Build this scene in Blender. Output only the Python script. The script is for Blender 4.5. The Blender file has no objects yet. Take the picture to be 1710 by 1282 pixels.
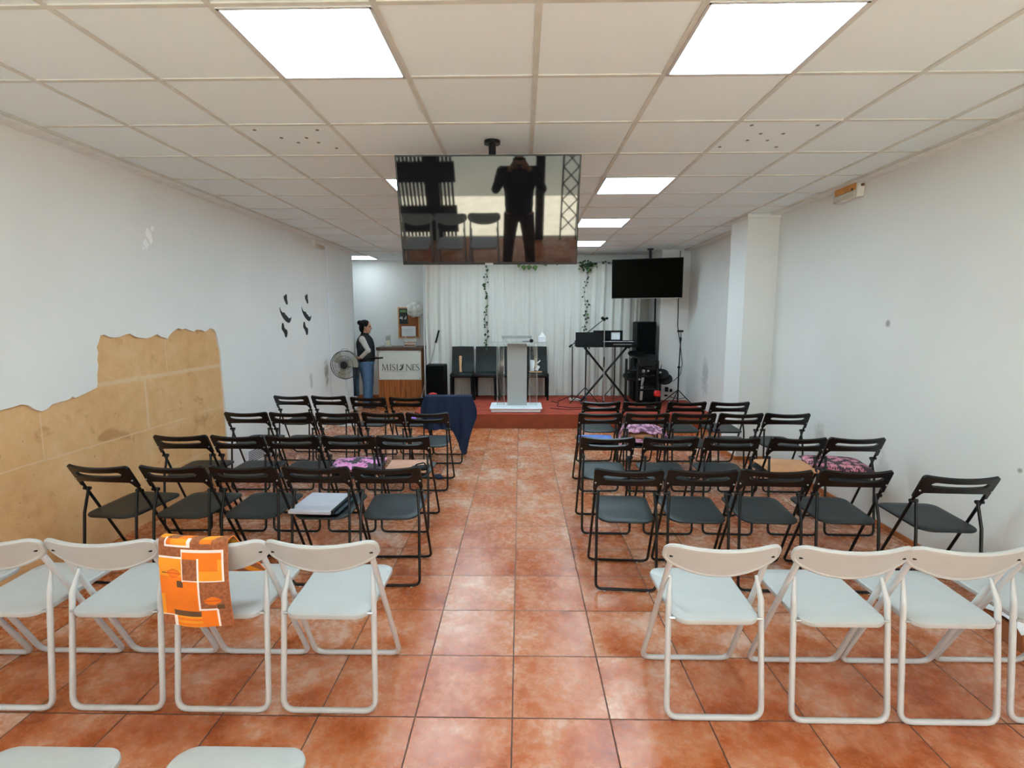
import bpy, bmesh, math, random
from mathutils import Vector, Matrix, Euler

# ------------------------------------------------------------------ camera, world, exposure
random.seed(7)
PI = math.pi
S = bpy.context.scene
C = S.collection
CAM_H = 1.65
FPX = 881.0
cd = bpy.data.cameras.new('camera')
cd.sensor_fit = 'HORIZONTAL'
cd.sensor_width = 36.0
cd.lens = FPX / 1710.0 * 36.0
cd.clip_start = 0.02
cam = bpy.data.objects.new('camera', cd)
C.objects.link(cam)
_base = Matrix(((1, 0, 0), (0, 0, -1), (0, 1, 0)))
_R = Matrix.Rotation(0.01939, 3, 'Z') @ Matrix.Rotation(-0.12569, 3, 'X') @ _base @ Matrix.Rotation(-0.00087, 3, 'Z')
cam.matrix_world = Matrix.Translation((0, 0, CAM_H)) @ _R.to_4x4()
S.camera = cam

W = bpy.data.worlds.new('daylight')
S.world = W
W.use_nodes = True
wn = W.node_tree.nodes
wn['Background'].inputs[0].default_value = (0.74, 0.89, 1.10, 1)
wn['Background'].inputs[1].default_value = 7.0
sun = bpy.data.lights.new('sun', 'SUN')
sun.energy = 52.0
sun.angle = math.radians(1.0)
sun.color = (0.97, 1.0, 1.0)
sun_o = bpy.data.objects.new('sun', sun)
C.objects.link(sun_o)
sun_o.rotation_euler = (0, math.radians(36), 0)   # shines along the street outside the shop front
S.view_settings.view_transform = 'Standard'
S.view_settings.look = 'None'
S.view_settings.gamma = 1.0
S.view_settings.use_curve_mapping = False
S.view_settings.exposure = 0.42
PANEL = 18.0                                  # radiance of the ceiling light panels
S.cycles.max_bounces = 10
S.cycles.diffuse_bounces = 6
S.cycles.transparent_max_bounces = 16
S.cycles.sample_clamp_indirect = 30.0
S.cycles.caustics_reflective = False
S.cycles.caustics_refractive = False

# ------------------------------------------------------------------ materials
def lin(c):
    return tuple((v / 255 / 12.92 if v / 255 <= 0.04045 else ((v / 255 + 0.055) / 1.055) ** 2.4) for v in c) + (1.0,)

class NT:
    """small node-tree writer"""
    def __init__(self, name):
        self.m = bpy.data.materials.new(name)
        self.m.use_nodes = True
        self.t = self.m.node_tree
        self.b = self.t.nodes['Principled BSDF']
        self.out = self.t.nodes['Material Output']
    def n(self, typ, **kw):
        nd = self.t.nodes.new(typ)
        for k, v in kw.items():
            setattr(nd, k, v)
        return nd
    def l(self, a, b):
        self.t.links.new(a, b)
    def val(self, sock, v):
        if hasattr(v, 'is_output') or hasattr(v, 'links'):
            self.l(v, sock)
        else:
            sock.default_value = v
    def math(self, op, a, b=0.0, c=0.0, clamp=False):
        nd = self.n('ShaderNodeMath', operation=op, use_clamp=clamp)
        self.val(nd.inputs[0], a); self.val(nd.inputs[1], b); self.val(nd.inputs[2], c)
        return nd.outputs[0]
    def vmath(self, op, a, b=(0, 0, 0)):
        nd = self.n('ShaderNodeVectorMath', operation=op)
        self.val(nd.inputs[0], a); self.val(nd.inputs[1], b)
        return nd
    def mix(self, f, a, b, mode='MIX'):
        nd = self.n('ShaderNodeMix', data_type='RGBA', blend_type=mode)
        self.val(nd.inputs[0], f); self.val(nd.inputs[6], a); self.val(nd.inputs[7], b)
        return nd.outputs[2]
    def obj(self):
        return self.n('ShaderNodeTexCoord').outputs['Object']
    def noise(self, scale, detail=3.0, rough=0.55, vec=None, dist=0.0):
        nd = self.n('ShaderNodeTexNoise')
        nd.inputs['Scale'].default_value = scale; nd.inputs['Detail'].default_value = detail
        nd.inputs['Roughness'].default_value = rough; nd.inputs['Distortion'].default_value = dist
        self.l(vec if vec is not None else self.obj(), nd.inputs['Vector'])
        return nd.outputs['Fac']
    def ramp(self, f, stops):
        nd = self.n('ShaderNodeValToRGB')
        e = nd.color_ramp.elements
        while len(e) < len(stops):
            e.new(0.5)
        for i, (p, c) in enumerate(stops):
            e[i].position = p
            e[i].color = c if len(c) == 4 else lin(c)
        self.l(f, nd.inputs[0])
        return nd.outputs[0]
    def sstep(self, v, lo, hi):
        nd = self.n('ShaderNodeMapRange', interpolation_type='SMOOTHSTEP')
        self.val(nd.inputs[0], v); nd.inputs[1].default_value = lo; nd.inputs[2].default_value = hi
        return nd.outputs[0]
    def bump(self, h, strength=0.2, dist=0.01):
        nd = self.n('ShaderNodeBump')
        nd.inputs['Strength'].default_value = strength; nd.inputs['Distance'].default_value = dist
        self.l(h, nd.inputs['Height'])
        self.l(nd.outputs[0], self.b.inputs['Normal'])

def M(name, col, rough=0.5, metal=0.0, var=0.06, vs=12.0, bump=0.0, bs=60.0, spec=None, trans=0.0, ior=None, alpha=1.0, coat=0.0, sub=0.0):
    t = NT(name)
    c = lin(col)
    f = t.noise(vs)
    hi = tuple(min(1, v * (1 + var)) for v in c[:3]) + (1,)
    lo = tuple(v * (1 - var) for v in c[:3]) + (1,)
    t.l(t.mix(t.sstep(f, 0.3, 0.7), lo, hi), t.b.inputs['Base Color'])
    t.b.inputs['Roughness'].default_value = rough
    t.b.inputs['Metallic'].default_value = metal
    if spec is not None: t.b.inputs['Specular IOR Level'].default_value = spec
    if ior: t.b.inputs['IOR'].default_value = ior
    t.b.inputs['Transmission Weight'].default_value = trans
    t.b.inputs['Alpha'].default_value = alpha
    t.b.inputs['Coat Weight'].default_value = coat
    if bump: t.bump(t.noise(bs, 4), bump)
    return t.m

def emit(name, col, strength):
    t = NT(name)
    e = t.n('ShaderNodeEmission')
    f = t.noise(3.0)
    c = lin(col)
    t.l(t.mix(t.sstep(f, 0.2, 0.8), tuple(v * 0.98 for v in c[:3]) + (1,), c), e.inputs[0])
    e.inputs[1].default_value = strength
    t.l(e.outputs[0], t.out.inputs[0])
    return t.m

def thin(name, col, transp, rough=0.9, gloss=0.0):
    """thin cloth or acrylic sheet: partly see-through"""
    t = NT(name)
    tr = t.n('ShaderNodeBsdfTransparent')
    mx = t.n('ShaderNodeMixShader')
    f = t.noise(25.0)
    c = lin(col)
    t.l(t.mix(f, tuple(v * 0.94 for v in c[:3]) + (1,), c), t.b.inputs['Base Color'])
    t.b.inputs['Roughness'].default_value = rough
    t.b.inputs['Specular IOR Level'].default_value = gloss
    mx.inputs[0].default_value = transp
    t.l(t.b.outputs[0], mx.inputs[1]); t.l(tr.outputs[0], mx.inputs[2]); t.l(mx.outputs[0], t.out.inputs[0])
    return t.m

# floor grid (terracotta tiles, slightly turned against the walls)
T, FX, FY, FYAW = 0.40483, -0.03258, 1.99855, 0.00316
def floor_mat():
    t = NT('terracotta_tiles')
    rot = t.n('ShaderNodeVectorRotate', rotation_type='Z_AXIS')
    rot.inputs['Angle'].default_value = -FYAW
    t.l(t.obj(), rot.inputs['Vector'])
    sub = t.vmath('SUBTRACT', rot.outputs[0], (FX, FY, 0)).outputs[0]
    uv = t.vmath('MULTIPLY', sub, (1 / T, 1 / T, 0)).outputs[0]
    cell = t.vmath('FLOOR', uv).outputs[0]
    fr = t.vmath('FRACTION', uv).outputs[0]
    sx = t.n('ShaderNodeSeparateXYZ'); t.l(fr, sx.inputs[0])
    dx = t.math('MINIMUM', sx.outputs[0], t.math('SUBTRACT', 1.0, sx.outputs[0]))
    dy = t.math('MINIMUM', sx.outputs[1], t.math('SUBTRACT', 1.0, sx.outputs[1]))
    d = t.math('MINIMUM', dx, dy)
    wob = t.math('MULTIPLY', t.math('SUBTRACT', t.noise(30, 2), 0.5), 0.005)
    grout = t.sstep(t.math('ADD', d, wob), 0.0055, 0.010)
    wh = t.n('ShaderNodeTexWhiteNoise', noise_dimensions='3D'); t.l(cell, wh.inputs['Vector'])
    off = t.vmath('MULTIPLY', wh.outputs['Color'], (9, 9, 9)).outputs[0]
    pv = t.vmath('ADD', t.obj(), off).outputs[0]
    n1 = t.noise(4.6, 6, 0.62, pv, 0.15)
    n2 = t.noise(26, 7, 0.72, pv, 0.2)
    f = t.math('ADD', t.math('MULTIPLY', n1, 0.75), t.math('MULTIPLY', n2, 0.25))
    f = t.math('ADD', f, t.math('MULTIPLY', t.math('SUBTRACT', wh.outputs['Value'], 0.5), 0.10))
    col = t.ramp(f, [(0.33, (156, 70, 24)), (0.43, (180, 96, 50)), (0.53, (196, 126, 88)), (0.66, (214, 172, 148))])
    streak = t.sstep(t.noise(70, 4, 0.7, pv, 0.3), 0.62, 0.72)
    col = t.mix(t.math('MULTIPLY', streak, 0.14), col, lin((226, 185, 160)))
    col = t.mix(grout, lin((84, 54, 42)), col)
    t.l(col, t.b.inputs['Base Color'])
    r = t.math('ADD', t.math('MULTIPLY', n2, 0.30), 0.12)
    r = t.math('ADD', r, t.math('MULTIPLY', t.math('SUBTRACT', 1.0, grout), 0.5))
    t.l(r, t.b.inputs['Roughness'])
    t.b.inputs['Specular IOR Level'].default_value = 0.55
    h = t.math('ADD', t.math('MULTIPLY', grout, 0.6), t.math('MULTIPLY', n2, 0.5))
    t.bump(h, 0.26, 0.004)
    return t.m

def wall_mat(name, col, spots=()):
    t = NT(name)
    c = lin(col)
    big = t.noise(0.9, 3)
    base = t.mix(t.sstep(big, 0.3, 0.7), tuple(v * 0.95 for v in c[:3]) + (1,), c)
    for (p, r, colr, amt, st) in spots:
        v = t.vmath('SUBTRACT', t.obj(), p).outputs[0]
        v = t.vmath('MULTIPLY', v, st).outputs[0]
        d = t.vmath('LENGTH', v).outputs['Value']
        d = t.math('ADD', d, t.math('MULTIPLY', t.math('SUBTRACT', t.noise(14, 4), 0.5), r * 1.6))
        base = t.mix(t.math('MULTIPLY', t.math('SUBTRACT', 1.0, t.sstep(d, r * 0.25, r)), amt), base, lin(colr))
    t.l(base, t.b.inputs['Base Color'])
    t.b.inputs['Roughness'].default_value = 0.62
    t.b.inputs['Specular IOR Level'].default_value = 0.3
    t.bump(t.noise(45, 4), 0.06, 0.01)
    return t.m

def stone_mat():
    t = NT('sandstone_blocks')
    sp = t.n('ShaderNodeSeparateXYZ'); t.l(t.obj(), sp.inputs[0])
    y, z = sp.outputs[1], sp.outputs[2]
    wob = t.math('MULTIPLY', t.math('SUBTRACT', t.noise(7, 3), 0.5), 0.016)
    zz = t.math('ADD', z, wob)
    yy = t.math('ADD', y, wob)
    seam = None
    def add(d, w0, w1, mask=None):
        nonlocal seam
        s = t.math('SUBTRACT', 1.0, t.sstep(d, w0, w1))
        if mask is not None: s = t.math('MULTIPLY', s, mask)
        seam = s if seam is None else t.math('MAXIMUM', seam, s)
    add(t.math('ABSOLUTE', t.math('SUBTRACT', zz, 0.750)), 0.003, 0.008, t.sstep(y, 4.75, 4.60))
    add(t.math('ABSOLUTE', t.math('SUBTRACT', zz, 0.762)), 0.002, 0.006, t.sstep(y, 4.84, 4.88))
    soft = None
    m1 = t.sstep(z, 1.15, 1.18)
    add(t.math('ABSOLUTE', t.math('SUBTRACT', zz, 1.172)), 0.010, 0.024)
    add(t.math('ABSOLUTE', t.math('SUBTRACT', yy, 3.215)), 0.002, 0.009, t.sstep(z, 0.74, 0.76))
    mid = t.math('MULTIPLY', t.sstep(z, 0.74, 0.76), t.sstep(z, 1.18, 1.16))
    add(t.math('ABSOLUTE', t.math('SUBTRACT', yy, 4.16)), 0.006, 0.020, mid)
    add(t.math('ABSOLUTE', t.math('SUBTRACT', yy, 4.44)), 0.002, 0.008, m1)
    add(t.math('ABSOLUTE', t.math('SUBTRACT', zz, 0.36)), 0.002, 0.006, t.sstep(y, 3.9, 4.1))
    n1 = t.noise(2.2, 6, 0.62, None, 0.6); n2 = t.noise(13, 5, 0.6)
    f = t.math('ADD', t.math('MULTIPLY', n1, 0.65), t.math('MULTIPLY', n2, 0.35))
    col = t.ramp(f, [(0.28, (196, 146, 92)), (0.42, (214, 166, 112)), (0.56, (222, 177, 126)), (0.72, (230, 192, 146))])
    pits = t.sstep(t.noise(38, 2), 0.70, 0.76)
    col = t.mix(t.math('MULTIPLY', pits, 0.5), col, lin((150, 98, 52)))
    blot = t.sstep(t.noise(3.6, 4, 0.6, None, 1.0), 0.60, 0.74)
    col = t.mix(t.math('MULTIPLY', blot, 0.5), col, lin((160, 103, 52)))
    col = t.mix(t.math('MULTIPLY', seam, 0.55), col, lin((226, 200, 160)))
    t.l(col, t.b.inputs['Base Color'])
    t.b.inputs['Roughness'].default_value = 0.85
    t.bump(t.math('ADD', n2, t.math('MULTIPLY', pits, -0.6)), 0.35, 0.012)
    return t.m

def wood_mat(name, c0, c1, scale=(30, 30, 2.5)):
    t = NT(name)
    v = t.vmath('MULTIPLY', t.obj(), scale).outputs[0]
    f = t.noise(1.0, 5, 0.6, v, 0.8)
    t.l(t.ramp(f, [(0.3, c0), (0.7, c1)]), t.b.inputs['Base Color'])
    t.b.inputs['Roughness'].default_value = 0.45
    t.bump(f, 0.1, 0.004)
    return t.m

def floral_mat(name, dark, pinks, scale):
    t = NT(name)
    vo = t.n('ShaderNodeTexVoronoi', feature='F1'); vo.inputs['Scale'].default_value = scale
    t.l(t.obj(), vo.inputs['Vector'])
    pos = t.vmath('SUBTRACT', t.obj(), vo.outputs['Position']).outputs[0]
    sp = t.n('ShaderNodeSeparateXYZ'); t.l(pos, sp.inputs[0])
    ang = t.math('ARCTAN2', sp.outputs[1], sp.outputs[0])
    pet = t.math('SINE', t.math('MULTIPLY', ang, 9.0))
    rad = t.math('ADD', vo.outputs['Distance'], t.math('MULTIPLY', pet, 0.10))
    rad = t.math('ADD', rad, t.math('MULTIPLY', t.math('SUBTRACT', t.noise(40, 3), 0.5), 0.18))
    flower = t.math('SUBTRACT', 1.0, t.sstep(rad, 0.47, 0.53))
    line = t.sstep(t.math('ABSOLUTE', pet), 0.05, 0.30)
    pc = t.ramp(t.noise(30, 4), [(0.35, pinks[0]), (0.65, pinks[1])])
    pc = t.mix(t.math('MULTIPLY', t.math('SUBTRACT', 1.0, line), 0.55), pc, lin(dark))
    t.l(t.mix(flower, lin(dark), pc), t.b.inputs['Base Color'])
    t.b.inputs['Roughness'].default_value = 0.85
    t.bump(t.noise(120, 3), 0.15, 0.004)
    return t.m

def tile_mat():
    """mineral-fibre ceiling tiles, each with its own slight tint"""
    t = NT('ceiling_tiles')
    sub = t.vmath('SUBTRACT', t.obj(), (-0.53959, 2.05401, 0)).outputs[0]
    cell = t.vmath('FLOOR', t.vmath('MULTIPLY', sub, (1 / 0.6, 1 / 0.6, 0)).outputs[0]).outputs[0]
    wh = t.n('ShaderNodeTexWhiteNoise', noise_dimensions='3D'); t.l(cell, wh.inputs['Vector'])
    col = t.mix(wh.outputs['Value'], lin((228, 238, 240)), lin((233, 242, 245)))
    col = t.mix(t.math('MULTIPLY', t.sstep(t.noise(90, 3), 0.5, 0.8), 0.06), col, lin((190, 183, 172)))
    t.l(col, t.b.inputs['Base Color'])
    t.b.inputs['Roughness'].default_value = 0.9
    t.b.inputs['Specular IOR Level'].default_value = 0.15
    t.bump(t.noise(160, 3), 0.05, 0.004)
    return t.m

MT = {}
MT['floor'] = floor_mat()
MT['wall_l'] = wall_mat('white_plaster_left', (232, 232, 229), [
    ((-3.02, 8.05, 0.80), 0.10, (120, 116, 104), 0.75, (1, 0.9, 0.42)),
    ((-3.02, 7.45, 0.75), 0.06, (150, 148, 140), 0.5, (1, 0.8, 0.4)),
    ((-3.02, 6.30, 0.45), 0.09, (150, 150, 146), 0.4, (1, 0.9, 0.7))])
MT['wall_r'] = wall_mat('white_plaster_right', (228, 229, 225), [
    ((2.84, 4.18, 1.60), 0.035, (120, 118, 112), 0.7, (1, 1, 1)),
    ((2.84, 2.98, 0.782), 0.02, (120, 112, 96), 0.7, (1, 1, 1)),
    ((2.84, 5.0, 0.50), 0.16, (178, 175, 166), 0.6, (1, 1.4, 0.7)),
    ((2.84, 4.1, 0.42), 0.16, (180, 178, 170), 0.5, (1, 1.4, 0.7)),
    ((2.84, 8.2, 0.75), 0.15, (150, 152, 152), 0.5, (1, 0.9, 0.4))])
MT['wall'] = wall_mat('white_plaster', (230, 231, 229))
MT['stone'] = stone_mat()
MT['tile'] = tile_mat()
MT['tbar'] = M('ceiling_grid_paint', (206, 206, 198), 0.5)
MT['seam'] = M('grey_hole', (120, 114, 104), 0.8)
MT['cornice'] = M('cornice_plaster', (232, 234, 233), 0.8)
MT['skirt'] = M('terracotta_skirting', (176, 104, 58), 0.35, var=0.2, vs=9)
MT['panel'] = emit('light_panel', (206, 238, 253), PANEL)
MT['panel_far'] = emit('light_panel_dim', (226, 246, 255), PANEL * 0.38)
MT['white_metal'] = M('white_enamel', (198, 199, 199), 0.35, var=0.02)
MT['white_plastic'] = M('white_plastic', (184, 185, 183), 0.38, var=0.02, bump=0.03, bs=300)
MT['black_metal'] = M('black_enamel', (14, 14, 15), 0.33, var=0.1, spec=0.35)
MT['black_plastic'] = M('black_plastic', (14, 13, 12), 0.36, spec=0.35, var=0.1, bump=0.03, bs=260)
MT['seat_black'] = M('dark_seat_vinyl', (22, 27, 28), 0.45, spec=0.4, var=0.06, bump=0.05, bs=420)
MT['rivet'] = M('steel_rivet', (190, 190, 188), 0.3, 0.8)
MT['rubber'] = M('clear_rubber', (205, 205, 200), 0.5)
MT['black'] = M('matt_black', (10, 11, 11), 0.6, var=0.12, spec=0.2)
MT['cloth_black'] = M('black_grille_cloth', (8, 9, 9), 0.9, var=0.2, vs=200, spec=0.1)
MT['steel'] = M('brushed_steel', (178, 178, 176), 0.35, 0.7)
MT['silver'] = M('silver_trim', (150, 150, 150), 0.4, 0.6)
MT['carpet'] = M('red_carpet', (168, 62, 40), 0.9, var=0.22, vs=5, bump=0.3, bs=250)
MT['carpet_front'] = M('brown_carpet_edge', (140, 62, 32), 0.85, var=0.12, vs=8, bump=0.2, bs=200)
MT['leather'] = M('black_leather', (17, 22, 20), 0.36, var=0.15, bump=0.12, bs=90, spec=0.25)
MT['curtain'] = thin('white_voile', (219, 217, 209), 0.08)
MT['white_cloth'] = M('white_cloth', (226, 226, 222), 0.9, bump=0.1, bs=80)
MT['leaf'] = M('ivy_leaf', (34, 62, 34), 0.5, var=0.35, vs=30)
MT['leaf_pale'] = M('ivy_leaf_pale', (92, 128, 72), 0.5, var=0.25, vs=30)
MT['stem'] = M('ivy_stem', (60, 72, 40), 0.7)
MT['wood'] = wood_mat('varnished_wood', (126, 66, 24), (186, 108, 46))
MT['wood_dark'] = wood_mat('dark_wood_top', (66, 42, 28), (96, 64, 44), (3, 30, 30))
MT['wood_pale'] = wood_mat('pale_wood', (190, 140, 92), (220, 176, 126))
MT['cork'] = M('cork', (150, 92, 54), 0.9, var=0.2, vs=90)
MT['paper'] = M('paper', (232, 234, 238), 0.8, var=0.02)
MT['ink'] = M('brown_ink', (74, 62, 54), 0.7)
MT['ink_pale'] = M('pale_ink', (166, 162, 150), 0.7)
MT['sign'] = M('sign_panel', (206, 208, 198), 0.55, var=0.05, vs=4)
MT['poster'] = M('dark_poster', (26, 34, 28), 0.5, var=0.5, vs=18)
MT['skin'] = M('skin', (188, 140, 112), 0.55, var=0.05)
MT['hair'] = M('dark_hair', (14, 12, 11), 0.6, var=0.3, vs=60, spec=0.2)
MT['vest'] = M('black_vest', (22, 28, 28), 0.7, var=0.2, vs=30, bump=0.2, bs=40)
MT['sleeve'] = M('grey_knit', (200, 196, 188), 0.9, var=0.06, bump=0.15, bs=160)
MT['jeans'] = M('blue_denim', (84, 116, 150), 0.85, var=0.15, vs=14, bump=0.1, bs=180)
MT['navy'] = M('navy_wool', (13, 30, 58), 0.92, var=0.14, vs=10, bump=0.1, bs=200)
MT['teal_cloth'] = M('slate_cloth', (44, 60, 70), 0.9, var=0.15)
MT['shoe'] = M('dark_shoe', (36, 32, 32), 0.6)
MT['jacket'] = M('dark_jacket', (24, 28, 36), 0.85, var=0.15)
MT['trousers'] = M('maroon_trousers', (70, 36, 30), 0.85, var=0.15)
MT['acrylic'] = NT('clear_acrylic').m
def _acrylic():
    t = NT('clear_acrylic_sheet')
    tr = t.n('ShaderNodeBsdfTransparent'); tr.inputs[0].default_value = (0.93, 0.95, 0.95, 1)
    gl = t.n('ShaderNodeBsdfGlossy'); gl.inputs['Roughness'].default_value = 0.05
    lw = t.n('ShaderNodeFresnel'); lw.inputs['IOR'].default_value = 1.35
    sm = t.math('ADD', lw.outputs[0], t.math('MULTIPLY', t.noise(3), 0.02))
    mx = t.n('ShaderNodeMixShader')
    t.l(sm, mx.inputs[0]); t.l(tr.outputs[0], mx.inputs[1]); t.l(gl.outputs[0], mx.inputs[2]); t.l(mx.outputs[0], t.out.inputs[0])
    return t.m
MT['acrylic'] = _acrylic()
MT['frosted'] = thin('frosted_acrylic', (178, 180, 176), 0.12, 0.5, 0.3)
MT['acrylic_edge'] = thin('acrylic_edge', (226, 230, 230), 0.5, 0.3, 0.5)
MT['grey_pad'] = M('grey_cardboard', (176, 176, 186), 0.8, var=0.03)
MT['tan'] = M('tan_suede', (198, 142, 102), 0.9, var=0.1, vs=8, bump=0.1, bs=140)
MT['brown'] = M('brown_suede', (150, 98, 62), 0.9, var=0.1)
MT['floral_a'] = floral_mat('pink_flower_print', (66, 58, 64), ((214, 112, 176), (236, 168, 214)), 9.0)
MT['floral_b'] = floral_mat('mauve_leaf_print', (112, 70, 96), ((186, 124, 150), (224, 176, 198)), 24.0)
MT['floral_c'] = floral_mat('rose_fern_print', (62, 44, 56), ((192, 104, 122), (226, 158, 170)), 17.0)
MT['blue'] = M('blue_cloth', (88, 118, 190), 0.85, var=0.1)
MT['purple'] = M('purple_plastic', (160, 90, 205), 0.4)
MT['red'] = M('red_plastic', (205, 36, 30), 0.5)
MT['red_cloth'] = M('red_cloth', (214, 66, 62), 0.8)
MT['emergency'] = M('amber_plate', (200, 140, 66), 0.4, var=0.15)
MT['diffuser'] = M('grey_diffuser', (196, 194, 178), 0.25, var=0.08, vs=60)
MT['outlet'] = M('outlet_white', (225, 224, 218), 0.4)
MT['decal'] = M('black_decal', (22, 26, 28), 0.55)
MT['peel'] = M('peeled_paint', (250, 250, 250), 0.8)
MT['street_wall'] = M('street_render', (196, 196, 190), 0.9, var=0.06, vs=2)
MT['street_low'] = M('street_render_low', (206, 186, 150), 0.9, var=0.06, vs=3)
MT['street'] = M('street_paving', (192, 182, 158), 0.9, var=0.1, vs=6)
MT['gate'] = M('dark_gate_paint', (30, 34, 33), 0.5)
MT['or_bright'] = M('orange_cotton', (240, 122, 22), 0.85, var=0.08, vs=10)
MT['or_amber'] = M('amber_cotton', (245, 156, 36), 0.85, var=0.08, vs=10)
MT['or_brown'] = M('rust_cotton', (156, 92, 56), 0.9, var=0.25, vs=70)
MT['or_dark'] = M('umber_cotton', (96, 66, 40), 0.9, var=0.15)
MT['or_line'] = M('cream_cotton', (244, 230, 222), 0.85)
MT['or_leaf'] = M('burnt_orange_cotton', (216, 92, 26), 0.85)

def screen_mat():
    t = NT('glossy_screen')
    t.l(t.mix(t.noise(5), (0.004, 0.004, 0.004, 1), (0.006, 0.006, 0.007, 1)), t.b.inputs['Base Color'])
    t.b.inputs['Roughness'].default_value = 0.03
    t.b.inputs['IOR'].default_value = 1.72
    return t.m
MT['screen'] = screen_mat()
MT['screen_matt'] = M('matt_screen', (10, 9, 5), 0.5, var=0.1, spec=0.02)

# ------------------------------------------------------------------ mesh builder
class MB:
    def __init__(self):
        self.v = []; self.f = []; self.mi = []
    def add(self, vs, fs, mi=0):
        o = len(self.v)
        self.v += [tuple(p) for p in vs]
        self.f += [tuple(i + o for i in q) for q in fs]
        self.mi += [mi] * len(fs)
        return self
    def box(self, c, s, rot=None, bev=0.0, mi=0):
        hx, hy, hz = s[0] / 2, s[1] / 2, s[2] / 2
        b = min(bev, hx * .9, hy * .9, hz * .9)
        vs = []; fs = []
        if b <= 0:
            vs = [(x, y, z) for z in (-hz, hz) for y in (-hy, hy) for x in (-hx, hx)]
            fs = [(0, 2, 3, 1), (4, 5, 7, 6), (0, 1, 5, 4), (2, 6, 7, 3), (0, 4, 6, 2), (1, 3, 7, 5)]
        else:
            idx = {}
            for sx in (-1, 1):
                for sy in (-1, 1):
                    for sz in (-1, 1):
                        for ax in range(3):
                            p = [sx * (hx - b), sy * (hy - b), sz * (hz - b)]
                            p[ax] = (sx, sy, sz)[ax] * (hx, hy, hz)[ax]
                            idx[(sx, sy, sz, ax)] = len(vs); vs.append(tuple(p))
            sg = (-1, 1)
            for ax in range(3):
                o1, o2 = [a for a in range(3) if a != ax]
                for s_ in sg:
                    q = []
                    for (a, bb) in ((-1, -1), (1, -1), (1, 1), (-1, 1)):
                        k = [0, 0, 0]; k[ax] = s_; k[o1] = a; k[o2] = bb
                        q.append(idx[(k[0], k[1], k[2], ax)])
                    fs.append(tuple(q))
            for ax in range(3):
                o1, o2 = [a for a in range(3) if a != ax]
                for a in sg:
                    for bb in sg:
                        q = []
                        for (s_, which) in ((-1, o1), (1, o1), (1, o2), (-1, o2)):
                            k = [0, 0, 0]; k[ax] = s_; k[o1] = a; k[o2] = bb
                            q.append(idx[(k[0], k[1], k[2], which)])
                        fs.append(tuple(q))
            for sx in sg:
                for sy in sg:
                    for sz in sg:
                        fs.append(tuple(idx[(sx, sy, sz, a)] for a in range(3)))
        R = rot.to_matrix() if isinstance(rot, Euler) else (rot if rot is not None else None)
        c = Vector(c)
        vs = [(R @ Vector(p) if R else Vector(p)) + c for p in vs]
        return self.add(vs, fs, mi)
    def tube(self, pts, r, n=10, closed=False, mi=0, flat=1.0, up=None):
        pts = [Vector(p) for p in pts]
        rs = r if isinstance(r, (list, tuple)) else [r] * len(pts)
        m = len(pts)
        vs = []; fs = []
        prevn = None
        for i, p in enumerate(pts):
            a = pts[(i - 1) % m] if (closed or i > 0) else p
            b = pts[(i + 1) % m] if (closed or i < m - 1) else p
            t = (b - a)
            t = t.normalized() if t.length > 1e-9 else Vector((0, 0, 1))
            if prevn is None:
                ref = Vector(up) if up else (Vector((0, 0, 1)) if abs(t.z) < 0.9 else Vector((0, 1, 0)))
                nn = (ref - t * ref.dot(t)).normalized()
            else:
                nn = prevn - t * prevn.dot(t)
                nn = nn.normalized() if nn.length > 1e-6 else prevn
            prevn = nn
            bb = t.cross(nn)
            for k in range(n):
                an = 2 * PI * k / n
                vs.append(p + nn * (rs[i] * math.cos(an)) + bb * (rs[i] * flat * math.sin(an)))
        for i in range(m if closed else m - 1):
            j = (i + 1) % m
            for k in range(n):
                k2 = (k + 1) % n
                fs.append((i * n + k, i * n + k2, j * n + k2, j * n + k))
        if not closed:
            fs.append(tuple(range(n - 1, -1, -1)))
            fs.append(tuple((m - 1) * n + k for k in range(n)))
        return self.add(vs, fs, mi)
    def lathe(self, prof, c=(0, 0, 0), n=20, M4=None, mi=0):
        vs = []; fs = []
        for (r, z) in prof:
            for k in range(n):
                an = 2 * PI * k / n
                vs.append((r * math.cos(an), r * math.sin(an), z))
        m = len(prof)
        for i in range(m - 1):
            for k in range(n):
                k2 = (k + 1) % n
                fs.append((i * n + k, i * n + k2, (i + 1) * n + k2, (i + 1) * n + k))
        if prof[0][0] > 1e-5: fs.append(tuple(range(n - 1, -1, -1)))
        if prof[-1][0] > 1e-5: fs.append(tuple((m - 1) * n + k for k in range(n)))
        c = Vector(c)
        vs = [((M4 @ Vector(p)) if M4 else Vector(p)) + c for p in vs]
        return self.add(vs, fs, mi)
    def ball(self, c, r, n=14, mi=0, rot=None):
        r = r if isinstance(r, (list, tuple)) else (r, r, r)
        m = max(6, n // 2)
        vs = []; fs = []
        for i in range(m + 1):
            th = PI * i / m
            for k in range(n):
                an = 2 * PI * k / n
                p = Vector((r[0] * math.sin(th) * math.cos(an), r[1] * math.sin(th) * math.sin(an), r[2] * math.cos(th)))
                if rot: p = rot.to_matrix() @ p
                vs.append(p + Vector(c))
        for i in range(m):
            for k in range(n):
                k2 = (k + 1) % n
                fs.append((i * n + k, (i + 1) * n + k, (i + 1) * n + k2, i * n + k2))
        return self.add(vs, fs, mi)
    def prism(self, poly, h0, h1, fn=None, mi=0):
        """poly: 2-D outline; fn(a, b, h) -> 3-D"""
        fn = fn or (lambda a, b, h: (a, b, h))
        n = len(poly)
        vs = [fn(a, b, h0) for a, b in poly] + [fn(a, b, h1) for a, b in poly]
        fs = [tuple(range(n - 1, -1, -1)), tuple(range(n, 2 * n))]
        fs += [(i, (i + 1) % n, (i + 1) % n + n, i + n) for i in range(n)]
        return self.add(vs, fs, mi)
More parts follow.
